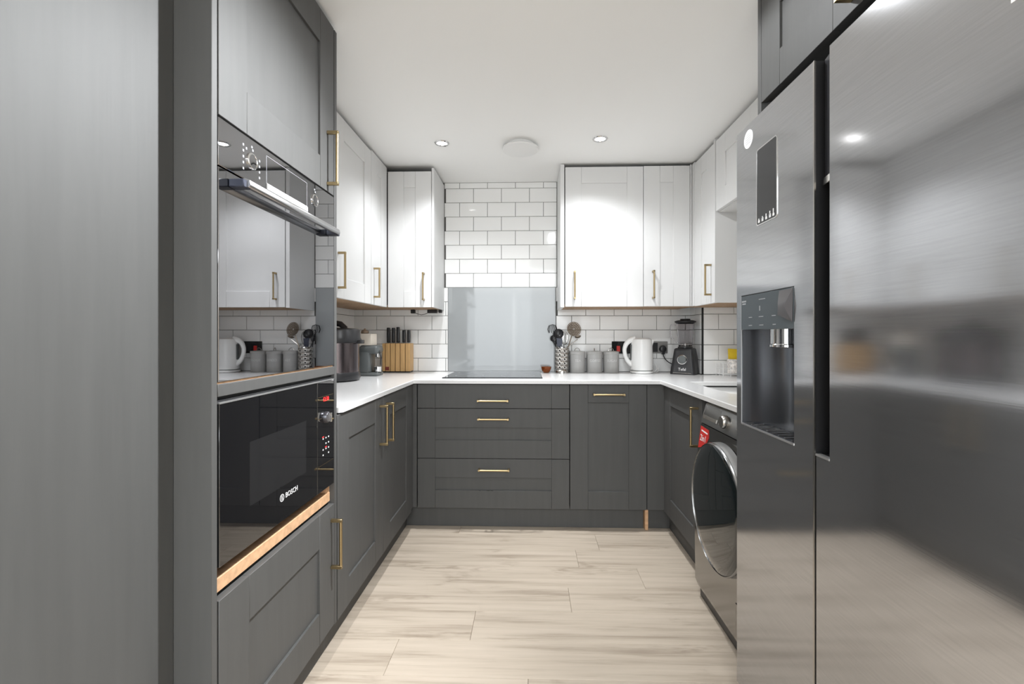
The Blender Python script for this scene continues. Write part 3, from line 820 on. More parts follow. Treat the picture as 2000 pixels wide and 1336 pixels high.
tr = G().box(FX + 0.001, FX + 0.062, DY0 + 0.001, DY1 - 0.001, DZB, DZB + 0.004)
put('drip_tray', tr, FRIDGE_D, fr)
g = G()
for i in range(9):
    y = DY0 + 0.02 + i * 0.03
    g.box(FX + 0.006, FX + 0.058, y, y + 0.004, DZB + 0.004, DZB + 0.0065)
put('tray_slat', g, STEEL, fr)
put('dispenser_trim', G().box(FX - 0.0012, FX + 0.004, DY0, DY1, DZB - 0.002, DZB + 0.003).box(FX - 0.0006, FX + 0.002, DY1 - 0.0005, DY1 + 0.0012, DZB, DZT)
, SATIN, fr)
put('panel_shadow_gap', G().box(FX - 0.0006, FX + 0.002, DY0, DY1, DZT - 0.001, DZT + 0.0012), BLACKM, fr)
put('door_edge', G().box(FX + 0.004, FX + 0.069, FYG - 0.0008, FYG + 0.0006, RC, FZ1 - 0.001), BLACKM, fz)
fm = G().add([(FX - 0.002, 1.154, 1.270), (FX - 0.003, 1.215, 1.268), (FX - 0.012, 1.205, 1.235), (FX - 0.010, 1.210, 1.205), (FX - 0.003, 1.155, 1.185), (FX - 0.016, 1.170, 1.225)],
            [(0, 5, 1), (1, 5, 2), (2, 5, 3), (3, 5, 4), (4, 5, 0)])
fm.add([(x + 0.0005, y, z) for x, y, z in fm.v[:6]], [(0, 1, 5), (1, 2, 5), (2, 3, 5), (3, 4, 5), (4, 0, 5)])
put('peeling_film', fm, FILM, fr)['label'] = 'curled loose protective film at the panel corner'
# small dark window panel with silver border
def rrect(y0, y1, z0, z1, r, n=5):
    p = []
    for cy, cz, a0 in ((y1 - r, z1 - r, 0), (y0 + r, z1 - r, 90), (y0 + r, z0 + r, 180), (y1 - r, z0 + r, 270)):
        for i in range(n + 1):
            a = math.radians(a0 + 90 * i / n); p.append((cy + r * math.cos(a), cz + r * math.sin(a)))
    return p


g = G()
oR, iR = rrect(1.228, 1.340, 1.466, 1.687, 0.010), rrect(1.2315, 1.3365, 1.4695, 1.6835, 0.007)
n = len(oR)
g.ring_strip([[(FX, y, z) for y, z in oR], [(FX - 0.0012, y, z) for y, z in oR], [(FX - 0.0012, y, z) for y, z in iR], [(FX, y, z) for y, z in iR]], True, False, False)
wf = put('display_frame', g, CHROME, fz)
put('display_glass', G().prism([(y, z) for y, z in iR], 'X', FX - 0.0008, FX), mat('dark_display', (0.03, 0.03, 0.032), 0.12, spec=0.6), wf)
g = G()
for i, y in enumerate((1.325, 1.305, 1.285, 1.265, 1.247)):
    g.box(FX - 0.0014, FX - 0.0008, y - 0.005, y + 0.004, 1.474, 1.481 + 0.003 * (i % 2)).box(FX - 0.0014, FX - 0.0008, y - 0.002, y + 0.002, 1.481, 1.486 + 0.002 * i)
put('icon_print', g, PRINTW, wf)
st = put('round_sticker', G().lathe((FX - 0.0009, 1.389, 1.7415), [(0.027, 0.0009), (0.027, 0.0)], 36, 'X'), PAPER, fz)
st['label'] = 'round white sticker near the top far corner'
g = G()
for i, hw in enumerate((0.012, 0.016, 0.018, 0.018, 0.015)):
    z = 1.755 - i * 0.0065
    g.box(FX - 0.0012, FX - 0.0009, 1.389 - hw, 1.389 + hw, z - 0.0007, z + 0.0007)
put('sticker_print', g, PRINTG, st)
st = put('energy_sticker', G().box(FX - 0.0008, FX, 0.585, 0.640, 1.603, 1.76), PAPER, fd)
st['label'] = 'white rectangular sticker at the top of the door'

oc = thing('over_fridge_cabinet', 'grey shaker cupboard above the fridge freezer with a brass handle', 'cabinet', (1.0, 1.0, 1.9))
put('end_panel', G().box(0.750, XRW - 0.002, 1.506, 1.527, ZK + 0.001, ZC - 0.004), GREY, oc, bev=0.001)
put('carcass', G().box(0.772, XRW - 0.002, 0.58, 1.505, 1.912, ZC - 0.006), GREY, oc)
o = (0.750, 0, 0)
d = shaker(oc, 'door', o, UY, NL, 1.046, 1.503, 1.908, ZC - 0.012, GREY, sw=0.108, rt=0.10, rb=0.108)
handle(d, (0.750, 1.085, 2.03), NL, (0, 0, 1), 0.20)
d = shaker(oc, 'door', o, UY, NL, 0.585, 1.042, 1.908, ZC - 0.012, GREY, sw=0.108, rt=0.10, rb=0.108)
put('back_board', G().box(0.90, 0.905, 0.58, 1.505, FZ1, 1.911), VOID, oc)

# ------------------------------------------------------------------ washing machine
wm = thing('washing_machine', 'dark grey washing machine with a black porthole under the worktop', 'washing machine', (1.05, 1.77, 0.0))
W0, W1 = 1.495, 2.048
prof = [(1.35, 0.045), (0.744, 0.045), (0.732, 0.075), (0.730, 0.30), (0.733, 0.52), (0.745, 0.66), (0.759, 0.763), (1.35, 0.763)]
put('casing', G().prism(prof, 'Y', W0, W1), WASHM, wm, angle=25)
prof = [(1.35, 0.766), (0.7595, 0.766), (0.761, 0.785), (0.779, 0.848), (0.786, 0.856), (1.35, 0.856)]
cpn = put('control_panel', G().prism(prof, 'Y', W0, W1), WASHD, wm, bev=0.001)
put('kick_strip', G().box(0.752, 1.33, W0 + 0.004, W1 - 0.008, 0.003, 0.045), BLACKP, wm)


def on_panel(y, z, off):
    f = (z - 0.785) / (0.848 - 0.785)
    return (0.761 + 0.018 * f - off, y, z)


def panel_quad(g, y0, y1, z0, z1, off=0.001):
    v = [on_panel(y0, z0, 0), on_panel(y1, z0, 0), on_panel(y1, z1, 0), on_panel(y0, z1, 0)] + [on_panel(y0, z0, off), on_panel(y1, z0, off), on_panel(y1, z1, off), on_panel(y0, z1, off)]
    return g.add(v, [(0, 1, 2, 3), (7, 6, 5, 4), (0, 4, 5, 1), (1, 5, 6, 2), (2, 6, 7, 3), (3, 7, 4, 0)])


dd = put('detergent_drawer', panel_quad(G(), 1.872, 2.036, 0.789, 0.844, 0.0015), WASHM, wm)
put('drawer_grip', panel_quad(G(), 1.892, 2.028, 0.790, 0.804, 0.0035), STEEL, dd)
g = G().lathe((0, 0, 0), [(0.026, 0), (0.026, -0.018), (0.022, -0.024), (0.001, -0.025)], 30, 'X')
kx = on_panel(1.807, 0.812, 0)
g.v = [(x + kx[0], y + kx[1], z + kx[2]) for x, y, z in g.v]
kn = put('program_dial', g, STEEL, wm)
put('button', panel_quad(G(), 1.69, 1.715, 0.80, 0.812, 0.003).add([], []), STEEL, wm)
# porthole
C0 = (0.700, 1.757, 0.497); R = 0.238
rim = put('door_ring', G().lathe((C0[0], C0[1], C0[2]), [(R - 0.010, 0.050), (R + 0.004, 0.040), (R + 0.002, 0.010), (R - 0.001, 0.002), (R - 0.006, 0.004)], 72, 'X', cap0=False, cap1=False), WASHD, wm)
put('chrome_rim', G().lathe(C0, [(R + 0.0022, 0.008), (R + 0.0005, 0.000), (R - 0.0022, -0.0028), (R - 0.003, 0.0)], 72, 'X', cap0=False, cap1=False), mat('dark_chrome', (0.30, 0.30, 0.30), 0.22, 1.0), rim)
put('door_glass', G().lathe(C0, [(R - 0.002, 0.001), (R - 0.006, -0.003), (R * 0.80, -0.008), (R * 0.5, -0.013), (R * 0.2, -0.015), (0.001, -0.0155)], 72, 'X', cap0=False), PORT, wm)
# red corner label with "2in1"
lx = 0.752
pts = [(2.045, 0.752), (1.955, 0.748), (1.945, 0.716), (1.972, 0.675), (2.045, 0.655)]


def casing_x(z):
    for (xa, za), (xb, zb) in (((0.733, 0.52), (0.745, 0.66)), ((0.745, 0.66), (0.759, 0.763))):
        if za <= z <= zb: return xa + (xb - xa) * (z - za) / (zb - za)
    return 0.745


g = G().ring_strip([[(casing_x(z) - 0.0002, y, z) for y, z in pts], [(casing_x(z) - 0.0012, y, z) for y, z in pts]])
st = put('offer_label', g, REDP, wm); st['label'] = 'red sticker reading 2in1'
sl = Vector((0.014, 0, 0.103)).normalized()
text('lettering', '2in1', 0.039, PRINTW, st, (casing_x(0.703) - 0.0018, 2.001, 0.703), (0, -1, 0), tuple(sl), 0.0003)
g = G()
z = 0.736
g.ring_strip([[(casing_x(q) - off, y, q) for y, q in ((2.03, 0.738), (1.962, 0.734), (1.962, 0.728), (2.03, 0.732))] for off in (0.0010, 0.0016)])
put('label_stripe', g, PRINTW, st)
put('filter_flap', G().box(0.7285, 0.735, 1.555, 1.645, 0.085, 0.20), WASHM, wm, bev=0.002)

# ------------------------------------------------------------------ sockets
t = thing('cooker_switch', 'black switch plate with a red rocker behind the canisters', 'switch', (0.66, YW, 1.066))
put('plate', G().box(0.586, 0.735, YW - 0.016, YW - 0.006, 1.022, 1.110), HOBGL, t, bev=0.002)
put('rocker', G().box(0.620, 0.645, YW - 0.021, YW - 0.016, 1.035, 1.078), REDP, t, bev=0.002)
put('socket_face', G().box(0.665, 0.725, YW - 0.0185, YW - 0.016, 1.032, 1.100), BLACKP, t, bev=0.001)
t = thing('wall_socket', 'brushed grey wall socket between the kettle and the blender', 'socket', (0.945, YW, 1.066))
put('plate', G().box(0.872, 0.986, YW - 0.014, YW - 0.006, 1.024, 1.110), GREYSOCK, t, bev=0.002)
put('insert', G().box(0.880, 0.915, YW - 0.0155, YW - 0.014, 1.034, 1.10), BLACKP, t, bev=0.001)
t = thing('power_plug', 'black plug in the grey socket with its cord running to the blender', 'plug', (0.948, YW - 0.03, 1.05))
put('plug_body', G().lathe((0.948, YW - 0.0145, 1.056), [(0.026, 0), (0.026, -0.018), (0.020, -0.030), (0.001, -0.031)], 26, 'Y').box(0.938, 0.958, YW - 0.042, YW - 0.018, 1.018, 1.045), BLACKP, t, bev=0.001)
put('cord', G().tube(spline([(0.948, YW - 0.03, 1.022), (0.950, YW - 0.04, 1.005), (0.958, YW - 0.05, 0.985), (0.972, YW - 0.06, 0.968), (0.990, YW - 0.075, 0.955), (1.008, YW - 0.09, 0.949)]), 0.0035, 8), BLACKM, t)

# ------------------------------------------------------------------ things on the worktop, right side
ZS = ZK + 0.0004
t = thing('glass_bowl', 'small amber glass bowl on the worktop at the splashback edge', 'bowl', (0.110, 3.215, ZS))
put('bowl_wall', G().lathe((0, 0, 0), [(0.017, 0), (0.020, 0.002), (0.030, 0.016), (0.0375, 0.042), (0.0355, 0.042), (0.028, 0.018), (0.016, 0.005), (0.001, 0.004)], 40), AMBER, t, local=True)

# perforated steel utensil pot
up = thing('utensil_holder', 'perforated steel cylinder holding kitchen utensils', 'utensil holder', (0.222, 3.235, ZS))
R, Hh, nc = 0.050, 0.178, 8
g = G()


def cyl(u, z, r=R): return (r * math.cos(u), r * math.sin(u), z)


rows = [(0.024 + i * 0.029, 0.024 + (i + 1) * 0.029) for i in range(5)]
off0 = -PI / 2 - PI / nc * 0.1
for i in range(nc):
    ua, ub = 2 * PI * i / nc + off0, 2 * PI * (i + 1) / nc + off0
    um, hw, hu = (ua + ub) / 2, 0.0088 / R, 0.0060 / R
    for za, zb in rows:
        zm = (za + zb) / 2
        outer = [(um + hw, zm), (um + hw, zb), (um, zb), (um - hw, zb), (um - hw, zm), (um - hw, za), (um, za), (um + hw, za)]
        inner = [(um + hu * math.cos(k * PI / 4), zm + 0.0060 * math.sin(k * PI / 4)) for k in range(8)]
        g.add([cyl(*p) for p in outer] + [cyl(*p) for p in inner], [(k, (k + 1) % 8, 8 + (k + 1) % 8, 8 + k) for k in range(8)])
        for u0, u1 in ((ua, um - hw), (um + hw, ub)):
            um2 = (u0 + u1) / 2
            g.add([cyl(u0, za), cyl(um2, za), cyl(u1, za), cyl(u0, zb), cyl(um2, zb), cyl(u1, zb)], [(0, 1, 4, 3), (1, 2, 5, 4)])
nseg = nc * 4
base_a = off0
for za, zb in ((0.0, 0.024), (rows[-1][1], Hh)):
    g.ring_strip([[cyl(base_a + 2 * PI * k / nseg, z) for k in range(nseg)] for z in (za, zb)], True, za == 0.0, False)
o_ = put('pot_wall', g, STEEL, up, local=True, angle=60)
sm = o_.modifiers.new('thick', 'SOLIDIFY'); sm.thickness = 0.0012; sm.offset = -1
put('shade_sleeve', G().lathe((0, 0, 0), [(R - 0.004, 0.002), (R - 0.004, Hh - 0.01)], 32, cap1=False), BLACKM, up, local=True)  # added black cylinder stands for the pot's shaded inside behind the holes
put('pot_rim', G().lathe((0, 0, 0), [(R - 0.001, Hh - 0.003), (R + 0.0015, Hh - 0.002), (R + 0.0015, Hh + 0.001), (R - 0.001, Hh + 0.001)], 36, cap0=False, cap1=False), CHROME, up, local=True)


def utensil(name, label, cat, foot, neck, m, build, hr=0.0045, bend=None):
    """handle from foot (inside the pot) to neck, then a head built by build(t, neck)"""
    t = thing(name, label, cat, (foot[0], foot[1], foot[2]), group='utensils in the steel pot')
    put('shaft', G().tube([foot, bend or [(foot[i] * 0.4 + neck[i] * 0.6) for i in range(3)], neck], [hr, hr, hr * 0.8], 8), m, t)
    build(t, Vector(neck))
    return t


ux, uy = 0.222, 3.235


def head_bowl(m, tilt, az, r, depth=0.45, sx=1.0):
    def b(t, n):
        g = G().lathe((0, 0, 0), [(0.001, -depth * r), (r * 0.5, -depth * r * 0.86), (r * 0.85, -depth * r * 0.42), (r, 0), (r * 0.95, 0.001), (r * 0.8, -depth * r * 0.36), (r * 0.45, -depth * r * 0.74), (0.001, -depth * r * 0.88)], 28, sx=sx)
        g.xf(Matrix.Translation(n + Vector((0, 0, r * 0.8))) @ Matrix.Rotation(az, 4, 'Z') @ Matrix.Rotation(tilt, 4, 'X'))
        put('head', g, m, t)
    return b


ff = (ux - 0.018, uy - 0.01, ZS + 0.012)
utensil('serving_spoon', 'black nylon spoon leaning left out of the steel pot', 'spoon', (ux + 0.036, uy - 0.010, ZS + 0.012), (0.160, uy - 0.014, 1.112), BLACKP, head_bowl(BLACKP, math.radians(80), 0.2, 0.024, 0.4, 0.9))
utensil('ladle', 'round black ladle with its bowl turned to the room above the steel pot', 'ladle', (ux + 0.005, uy + 0.01, ZS + 0.012), (0.196, uy - 0.01, 1.135), BLACKP, head_bowl(BLACKP, math.radians(72), -0.15, 0.037, 0.6))
utensil('dark_spatula', 'dark navy nylon turner standing low in the steel pot', 'spatula', (ux, uy - 0.022, ZS + 0.012), (0.203, uy - 0.028, 1.076), NAVY,
        lambda t, n: put('head', G().prism([(n.x - 0.017, n.z), (n.x + 0.017, n.z), (n.x + 0.022, n.z + 0.055), (n.x - 0.022, n.z + 0.060)], 'Y', n.y - 0.002, n.y + 0.002), NAVY, t, bev=0.0015))


def masher(t, n):
    g = G()
    for k in range(5):
        a = -0.030 + 0.015 * k
        g.tube([(n.x + a, n.y, n.z + 0.006), (n.x + a * 0.8 - 0.006, n.y + 0.012, n.z + 0.036), (n.x + a * 0.6 - 0.01, n.y, n.z + 0.062)], 0.0022, 6)
    g.tube([(n.x - 0.032, n.y, n.z + 0.006), (n.x - 0.042, n.y, n.z + 0.03), (n.x - 0.034, n.y, n.z + 0.058), (n.x - 0.008, n.y, n.z + 0.066), (n.x + 0.016, n.y, n.z + 0.058), (n.x + 0.030, n.y, n.z + 0.006)], 0.0026, 6)
    put('head', g, BLACKP, t)


utensil('potato_masher', 'black slotted masher behind the black spoon and ladle', 'masher', (ux - 0.01, uy + 0.02, ZS + 0.012), (0.165, uy + 0.02, 1.165), BLACKP, masher)


def whisk(t, n):
    g = G()
    for k in range(5):
        a = k * PI / 5
        pts = []
        for i in range(13):
            s = i / 12 * PI
            r = 0.027 * math.sin(s) ** 0.8 if 0 < i < 12 else 0.002
            z = n.z + (0.10 * (1 - math.cos(s)) / 2)
            pts.append((n.x + math.cos(a) * r, n.y + math.sin(a) * r, z))
        g.tube(pts, 0.0013, 5)
        g.tube([(2 * n.x - p[0], 2 * n.y - p[1], p[2]) for p in pts], 0.0013, 5)
    put('head', g, CHROME, t)


utensil('whisk', 'steel wire whisk between the ladle and the skimmer', 'whisk', (ux + 0.005, uy + 0.02, ZS + 0.012), (0.240, uy + 0.032, 1.085), CHROME, whisk, 0.004)


def skimmer(t, n):
    # shallow perforated dish: rings of cells with holes left open
    g = G(); R0 = 0.052; rings = [0.006, 0.016, 0.028, 0.040, R0]
    M = Matrix.Translation(n + Vector((0.012, -0.004, 0.042))) @ Matrix.Rotation(0.25, 4, 'Z') @ Matrix.Rotation(math.radians(78), 4, 'X')
    for a in range(4):
        r0, r1 = rings[a], rings[a + 1]; nn = 8 + 6 * a
        for k in range(nn):
            u0, u1 = 2 * PI * k / nn, 2 * PI * (k + 1) / nn
            def P(r, u): return M @ Vector((r * math.cos(u), r * math.sin(u), 0.14 * r * r / R0))
            um, rm, hu, hr = (u0 + u1) / 2, (r0 + r1) / 2, (u1 - u0) * 0.2, (r1 - r0) * 0.26
            out = [P(rm, u1), P(r1, u1), P(r1, um), P(r1, u0), P(rm, u0), P(r0, u0), P(r0, um), P(r0, u1)]
            inn = [P(rm + hr * math.sin(q * PI / 4), um + hu * math.cos(q * PI / 4)) for q in range(8)]
            g.add([tuple(x) for x in out + inn], [(q, (q + 1) % 8, 8 + (q + 1) % 8, 8 + q) for q in range(8)])
    h = put('head', g, STEELD, t); md_ = h.modifiers.new('thick', 'SOLIDIFY'); md_.thickness = 0.0012


utensil('skimmer', 'large round steel skimmer rising above the other utensils', 'skimmer', (ux - 0.01, uy - 0.005, ZS + 0.012), (0.292, uy - 0.01, 1.155), STEELD, skimmer)
utensil('steel_ladle', 'steel ladle seen edge-on leaning right out of the pot', 'ladle', (ux - 0.036, uy + 0.012, ZS + 0.012), (0.335, uy + 0.012, 1.126), STEEL, head_bowl(STEELD, math.radians(-20), 0.5, 0.024, 0.5), bend=(0.264, uy + 0.012, 1.072))

# canisters
cn = thing('canister', 'grey lidded canister lettered TEA beside the utensil pot', 'canister', (0.3305, 3.245, ZS), group='grey storage canisters')
put('can_body', G().lathe((0, 0, 0), [(0.052, 0), (0.0545, 0.003), (0.0545, 0.135)], 48), CANG, cn, local=True)
put('lid', G().lathe((0, 0, 0), [(0.0555, 0.128), (0.0575, 0.129), (0.0575, 0.147), (0.055, 0.150), (0.03, 0.153), (0.001, 0.154)], 48), CANG, cn, local=True)
put('lid_ring', G().tube([(0.019 * math.cos(a), 0, 0.152 + 0.021 * math.sin(a)) for a in [PI * i / 12 for i in range(13)]], 0.0022, 8), STEEL, cn, local=True)
ctrs = [(0.3305, 3.245, ZS), (0.4520, 3.245, ZS), (0.5695, 3.245, ZS)]
labs = ['grey lidded canister lettered TEA beside the utensil pot', 'grey lidded canister lettered COFFEE between the two others', 'grey lidded canister lettered SUGAR in front of the black switch plate']
cans = [cn] + [dup(cn, ctrs[i], labs[i], rz=[0, 1.35, 0.25][i]) for i in (1, 2)]
for cobj, wd, rz in zip(cans, ('TEA', 'COFFEE', 'SUGAR'), (0, 1.35, 0.25)):
    if rz:
        for ch in cobj.children:
            if not ch.name.startswith('lid_ring'): ch.rotation_euler = (0, 0, 0)
    c_, s_ = math.cos(-rz), math.sin(-rz)
    text('lettering', wd, 0.024, CANT, cobj, (0.0548 * s_, -0.0548 * c_, 0.085), (c_, s_, 0), (0, 0, 1), 0.0002, local=True, wrap=0.0548)

# kettle
kt = thing('kettle', 'white plastic kettle on its base in front of the wall sockets', 'kettle', (0.775, 3.205, ZS))
put('power_base', G().lathe((0, 0, 0), [(0.074, 0), (0.079, 0.004), (0.079, 0.012), (0.073, 0.017), (0.001, 0.018)], 44), WHITEP, kt, local=True)
bd = G().lathe((0, 0, 0), [(0.070, 0.020), (0.0745, 0.024), (0.0755, 0.06), (0.0745, 0.13), (0.0725, 0.19), (0.070, 0.225), (0.066, 0.236), (0.05, 0.243), (0.001, 0.246)], 48)
put('kettle_body', bd, WHITEP, kt, local=True)
hp = [(-0.045, 0, 0.238), (-0.078, 0, 0.229), (-0.105, 0, 0.205), (-0.118, 0, 0.170), (-0.116, 0, 0.135), (-0.104, 0, 0.100), (-0.086, 0, 0.075), (-0.066, 0, 0.060)]
put('kettle_handle', G().tube(spline(hp), [p[0] for p in spline([(r, 0, 0) for r in (0.019, 0.0165, 0.014, 0.0125, 0.012, 0.0125, 0.014, 0.016)])], 14, flat=1.2), WHITEP, kt, local=True)
put('spout', G().prism([(0.055, 0.235), (0.086, 0.236), (0.072, 0.190), (0.060, 0.185)], 'Y', -0.016, 0.016), WHITEP, kt, local=True, bev=0.004, seg=2)
put('seam', G().lathe((0, 0, 0), [(0.0738, 0.0175), (0.0738, 0.0205)], 44, cap0=False, cap1=False), GREYP, kt, local=True)
put('gauge', G().box(-0.0775, -0.071, -0.016, 0.016, 0.09, 0.20), GREYP, kt, local=True, bev=0.003)
put('cord', G().tube(spline([(0.079, 0.01, 0.008), (0.10, 0.02, 0.010), (0.115, 0.03, 0.03), (0.105, 0.045, 0.060), (0.092, 0.05, 0.045), (0.094, 0.05, 0.012), (0.125, 0.045, 0.008), (0.135, 0.05, 0.045)]), 0.003, 8), WHITEP, kt, local=True)

# blender
bl = thing('blender', 'black jug blender with a clear jar in the corner by the boxed pipe', 'blender', (1.060, 3.155, ZS), math.radians(-33))
prof_b = [(0.083, 0.0), (0.083, 0.012), (0.060, 0.170), (0.052, 0.176)]
rings = []
for r, z in prof_b:
    rings.append([(x * r, y * r, z) for x, y in rrect(-1, 1, -1, 1, 0.22, 3)])
bb_ = put('motor_base', G().ring_strip(rings), BLACKP, bl, local=True, angle=35)
put('front_plate', G().add([(-0.058, -0.0835, 0.012), (0.058, -0.0835, 0.012), (0.042, -0.0625, 0.160), (-0.042, -0.0625, 0.160), (-0.058, -0.080, 0.012), (0.058, -0.080, 0.012), (0.042, -0.058, 0.160), (-0.042, -0.058, 0.160)],
    [(0, 1, 2, 3), (7, 6, 5, 4), (0, 4, 5, 1), (1, 5, 6, 2), (2, 6, 7, 3), (3, 7, 4, 0)]), mat('blender_front', (0.05, 0.05, 0.052), 0.35), bl, local=True)
tiltm = Matrix.Translation((0, -0.072, 0.098)) @ Matrix.Rotation(-math.radians(8.3), 4, 'X')
kg = G().lathe((0, 0, 0), [(0.032, 0.002), (0.032, -0.010), (0.028, -0.012)], 32, 'Y', cap1=False).xf(tiltm)
kn = put('dial_ring', kg, CHROME, bl, local=True)
put('dial', G().lathe((0, 0, 0), [(0.028, -0.004), (0.027, -0.020), (0.001, -0.021)], 32, 'Y').xf(tiltm), GREYP, bl, local=True)
n_ = Vector((0, -math.cos(0.141), math.sin(0.141)))
text('lettering', 'Tefal', 0.026, PRINTW, bl, (0, -0.0815, 0.034), (1, 0, 0), (0, 0.14, 0.99), 0.0004, local=True)
put('foot_line', G().box(-0.060, 0.060, -0.0845, -0.08, 0.008, 0.0115), STEEL, bl, local=True)
put('collar', G().lathe((0, 0, 0), [(0.050, 0.174), (0.048, 0.186), (0.040, 0.188)], 36), BLACKP, bl, local=True)
nj = 48
rings = []
for r, z in ((0.041, 0.186), (0.046, 0.20), (0.052, 0.26), (0.058, 0.335), (0.060, 0.348)):
    rings.append([((r + 0.0022 * math.cos(8 * 2 * PI * k / nj)) * math.cos(2 * PI * k / nj), (r + 0.0022 * math.cos(8 * 2 * PI * k / nj)) * math.sin(2 * PI * k / nj), z) for k in range(nj)])
inner = [[(x * 0.96, y * 0.96, z) for x, y, z in r] for r in reversed(rings)]
inner[-1] = [(x, y, z + 0.006) for x, y, z in inner[-1]]
put('jar', G().ring_strip(rings + inner), JAR, bl, local=True, angle=60)
a = math.radians(213)
hv = [(0.056, 0.335), (0.085, 0.335), (0.098, 0.322), (0.099, 0.26), (0.090, 0.245), (0.055, 0.215)]
put('jar_handle', G().tube(spline([(r * math.cos(a), r * math.sin(a), z) for r, z in hv], 3), 0.0062, 10), JAR, bl, local=True)
put('blade', G().box(-0.026, 0.026, -0.004, 0.004, 0.199, 0.2015).box(-0.004, 0.004, -0.024, 0.024, 0.205, 0.2075).lathe((0, 0, 0), [(0.008, 0.188), (0.006, 0.209)], 12), STEEL, bl, local=True)
put('lid', G().lathe((0, 0, 0), [(0.0545, 0.342), (0.0635, 0.349), (0.069, 0.352), (0.070, 0.360), (0.05, 0.366), (0.033, 0.367), (0.033, 0.376), (0.001, 0.377)], 40), BLACKM, bl, local=True)

# wire caddy with pot and sponge by the boxed pipe
rk = thing('sink_caddy', 'white wire caddy on the worktop beside the fridge freezer', 'caddy', (1.30, 2.99, ZS))
g = G()
X0, X1, Y0, Y1 = 1.225, 1.368, 2.935, 3.045
for z in (0.014, 0.050, 0.086):
    g.tube([(X0, Y0, ZS + z), (X1, Y0, ZS + z), (X1, Y1, ZS + z), (X0, Y1, ZS + z), (X0, Y0, ZS + z)], 0.0018, 6)
for x, y in ((X0, Y0), (X1, Y0), (X1, Y1), (X0, Y1), (X0 + 0.048, Y0), (X0 + 0.096, Y0), (X0, (Y0 + Y1) / 2)):
    g.tube([(x, y, ZS), (x, y, ZS + 0.087)], 0.0024 if (x, y) == (X0, Y0) else 0.0016, 6)
for k in range(6):
    x = X0 + 0.012 + k * 0.024
    g.tube([(x, Y0, ZS + 0.014), (x, Y1, ZS + 0.014)], 0.0014, 6)
put('wire_frame', g, WHITEP, rk)
t = thing('patterned_pot', 'small white patterned pot in the wire caddy holding a yellow sponge', 'pot', (1.315, 2.99, ZS + 0.018))
put('pot_wall', G().lathe((0, 0, 0), [(0.036, 0), (0.040, 0.092), (0.0375, 0.092), (0.034, 0.004), (0.001, 0.004)], 36),
    mat('patterned_glaze', (0.74, 0.70, 0.66), 0.3, noise=((70, 70, 70), 0.45)), t, local=True)
t = tag(put('sponge', G().prism([(1.288, 0.935), (1.332, 0.935), (1.336, 1.064), (1.282, 1.068)], 'Y', 2.975, 3.005), YELL, bev=0.004, seg=2), 'yellow sponge standing in the patterned pot', 'sponge')

# ------------------------------------------------------------------ things on the worktop, left side
pc = thing('pressure_cooker', 'dark bronze electric pressure cooker with a black lid beside the oven tower', 'pressure cooker', (-1.142, 2.615, ZS))
put('cooker_base', G().lathe((0, 0, 0), [(0.122, 0), (0.140, 0.006), (0.146, 0.018), (0.144, 0.042), (0.140, 0.052)], 56), BLACKP, pc, local=True)
put('cooker_body', G().lathe((0, 0, 0), [(0.139, 0.050), (0.139, 0.222)], 56), POTM, pc, local=True)
put('lid', G().lathe((0, 0, 0), [(0.139, 0.218), (0.150, 0.222), (0.152, 0.236), (0.145, 0.250), (0.143, 0.290), (0.135, 0.300), (0.10, 0.305), (0.001, 0.307)], 56), BLACKP, pc, local=True)
put('lid_handle', G().tube([(-0.04, -0.02, 0.30), (-0.03, -0.02, 0.325), (0.0, -0.02, 0.335), (0.045, -0.02, 0.328), (0.075, -0.02, 0.302)], [0.02, 0.019, 0.018, 0.017, 0.015], 10), BLACKP, pc, local=True)
put('side_grip', G().box(0.135, 0.168, -0.032, 0.032, 0.214, 0.236), BLACKP, pc, local=True, bev=0.005, seg=2)

cf = thing('coffee_machine', 'small grey capsule coffee machine between the pressure cooker and the knife block', 'coffee machine', (-1.055, 2.96, ZS))
put('machine_base', G().box(-0.055, 0.070, -0.064, 0.064, 0, 0.022), GREYP, cf, local=True, bev=0.008, seg=2)
put('column', G().box(-0.055, 0.018, -0.06, 0.06, 0.02, 0.165), GREYP, cf, local=True, bev=0.012, seg=2)
put('brew_head', G().box(-0.055, 0.072, -0.062, 0.062, 0.142, 0.198), GREYP, cf, local=True, bev=0.02, seg=3)
put('spout', G().lathe((0.050, 0, 0.118), [(0.010, 0), (0.014, 0.004), (0.014, 0.026)], 18), CHROME, cf, local=True)
put('drip_cup', G().lathe((0.052, 0.0, 0.022), [(0.018, 0), (0.024, 0.004), (0.026, 0.036), (0.023, 0.036), (0.016, 0.006)], 24), CHROME, cf, local=True)
put('lever', G().tube([(0.070, -0.03, 0.165), (0.082, -0.03, 0.12), (0.080, -0.03, 0.07)], 0.004, 8), BLACKP, cf, local=True)
t = thing('cream_carton', 'cream box lying on top of the grey coffee machine', 'box', (-1.07, 2.96, ZS + 0.198))
put('carton', G().box(-0.036, 0.042, -0.055, 0.055, 0.0005, 0.076), CREAM, t, local=True, bev=0.002)
t = thing('wooden_lid', 'brown round lid on the cream box', 'lid', (-1.085, 2.95, ZS + 0.2745))
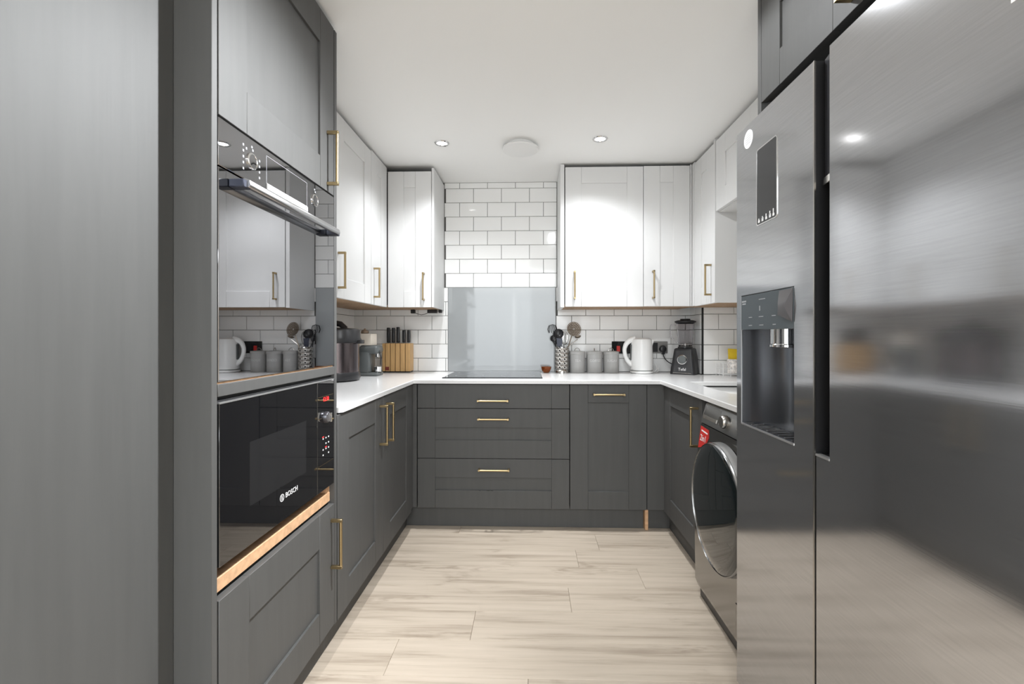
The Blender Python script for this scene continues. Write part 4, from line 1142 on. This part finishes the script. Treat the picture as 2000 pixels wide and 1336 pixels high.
put('lid_disc', G().lathe((0, 0, 0), [(0.022, 0.0005), (0.026, 0.004), (0.024, 0.018), (0.008, 0.024), (0.006, 0.032), (0.001, 0.034)], 24), mat('brown_lid', (0.22, 0.16, 0.11), 0.5), t, local=True)

kb = thing('knife_block', 'bamboo knife block with five slots standing against the tiled wall', 'knife block', (-0.954, 3.25, ZS))
put('block_base', G().box(-1.050, -0.858, 3.212, 3.300, ZS, ZS + 0.008), BLACKM, kb)
edges = [-1.054, -1.0355, -0.999, -0.9635, -0.928, -0.892, -0.855]
for i in range(6):
    put('slat', G().box(edges[i] + (0.0042 if i else 0), edges[i + 1], 3.205, 3.300, ZS + 0.008, ZS + 0.206), BAMBOO, kb, bev=0.0012)
put('slot_core', G().box(-1.05, -0.858, 3.217, 3.297, ZS + 0.008, ZS + 0.197), BLACKM, kb)
em = put('emblem', G().box(-1.031, -1.005, 3.2042, 3.205, ZS + 0.014, ZS + 0.040), REDD, kb)
em['label'] = 'small dark red square mark'
klab = ['black-handled knife at the left end of the block', 'second black-handled knife from the left end of the block', 'black-handled middle knife of the block', 'short black-handled knife second from the right end of the block', 'short black-handled knife at the right end of the block']
kx = [-1.0235, -0.988, -0.954, -0.911, -0.876]
kh = [0.108, 0.107, 0.112, 0.090, 0.090]
for i in range(5):
    t = thing('knife', klab[i], 'knife', (kx[i], 3.252, ZS + 0.2), group='knives in the block')
    put('blade', G().box(-0.0012, 0.0012, -0.018, 0.018, -0.0, 0.012), STEEL, t, local=True)
    put('handle', G().prism([(-0.010, 0.011), (0.010, 0.011), (0.011, 0.05), (0.010, 0.011 + kh[i]), (-0.010, 0.011 + kh[i]), (-0.011, 0.05)], 'Y', -0.014, 0.014), BLACKP, t, local=True, bev=0.004, seg=2)

# tiny prints and marks stay joined
for ob in bpy.data.objects:
    if ob.parent and ob.name.split('.')[0] in ('panel_marking', 'paint_chip', 'icon_print', 'panel_line', 'button_print', 'button_lamp', 'sticker_print', 'zone_marking', 'tray_slat', 'display_outline', 'wire_frame', 'emblem', 'window_print'):
        ob['kind'] = 'stuff'
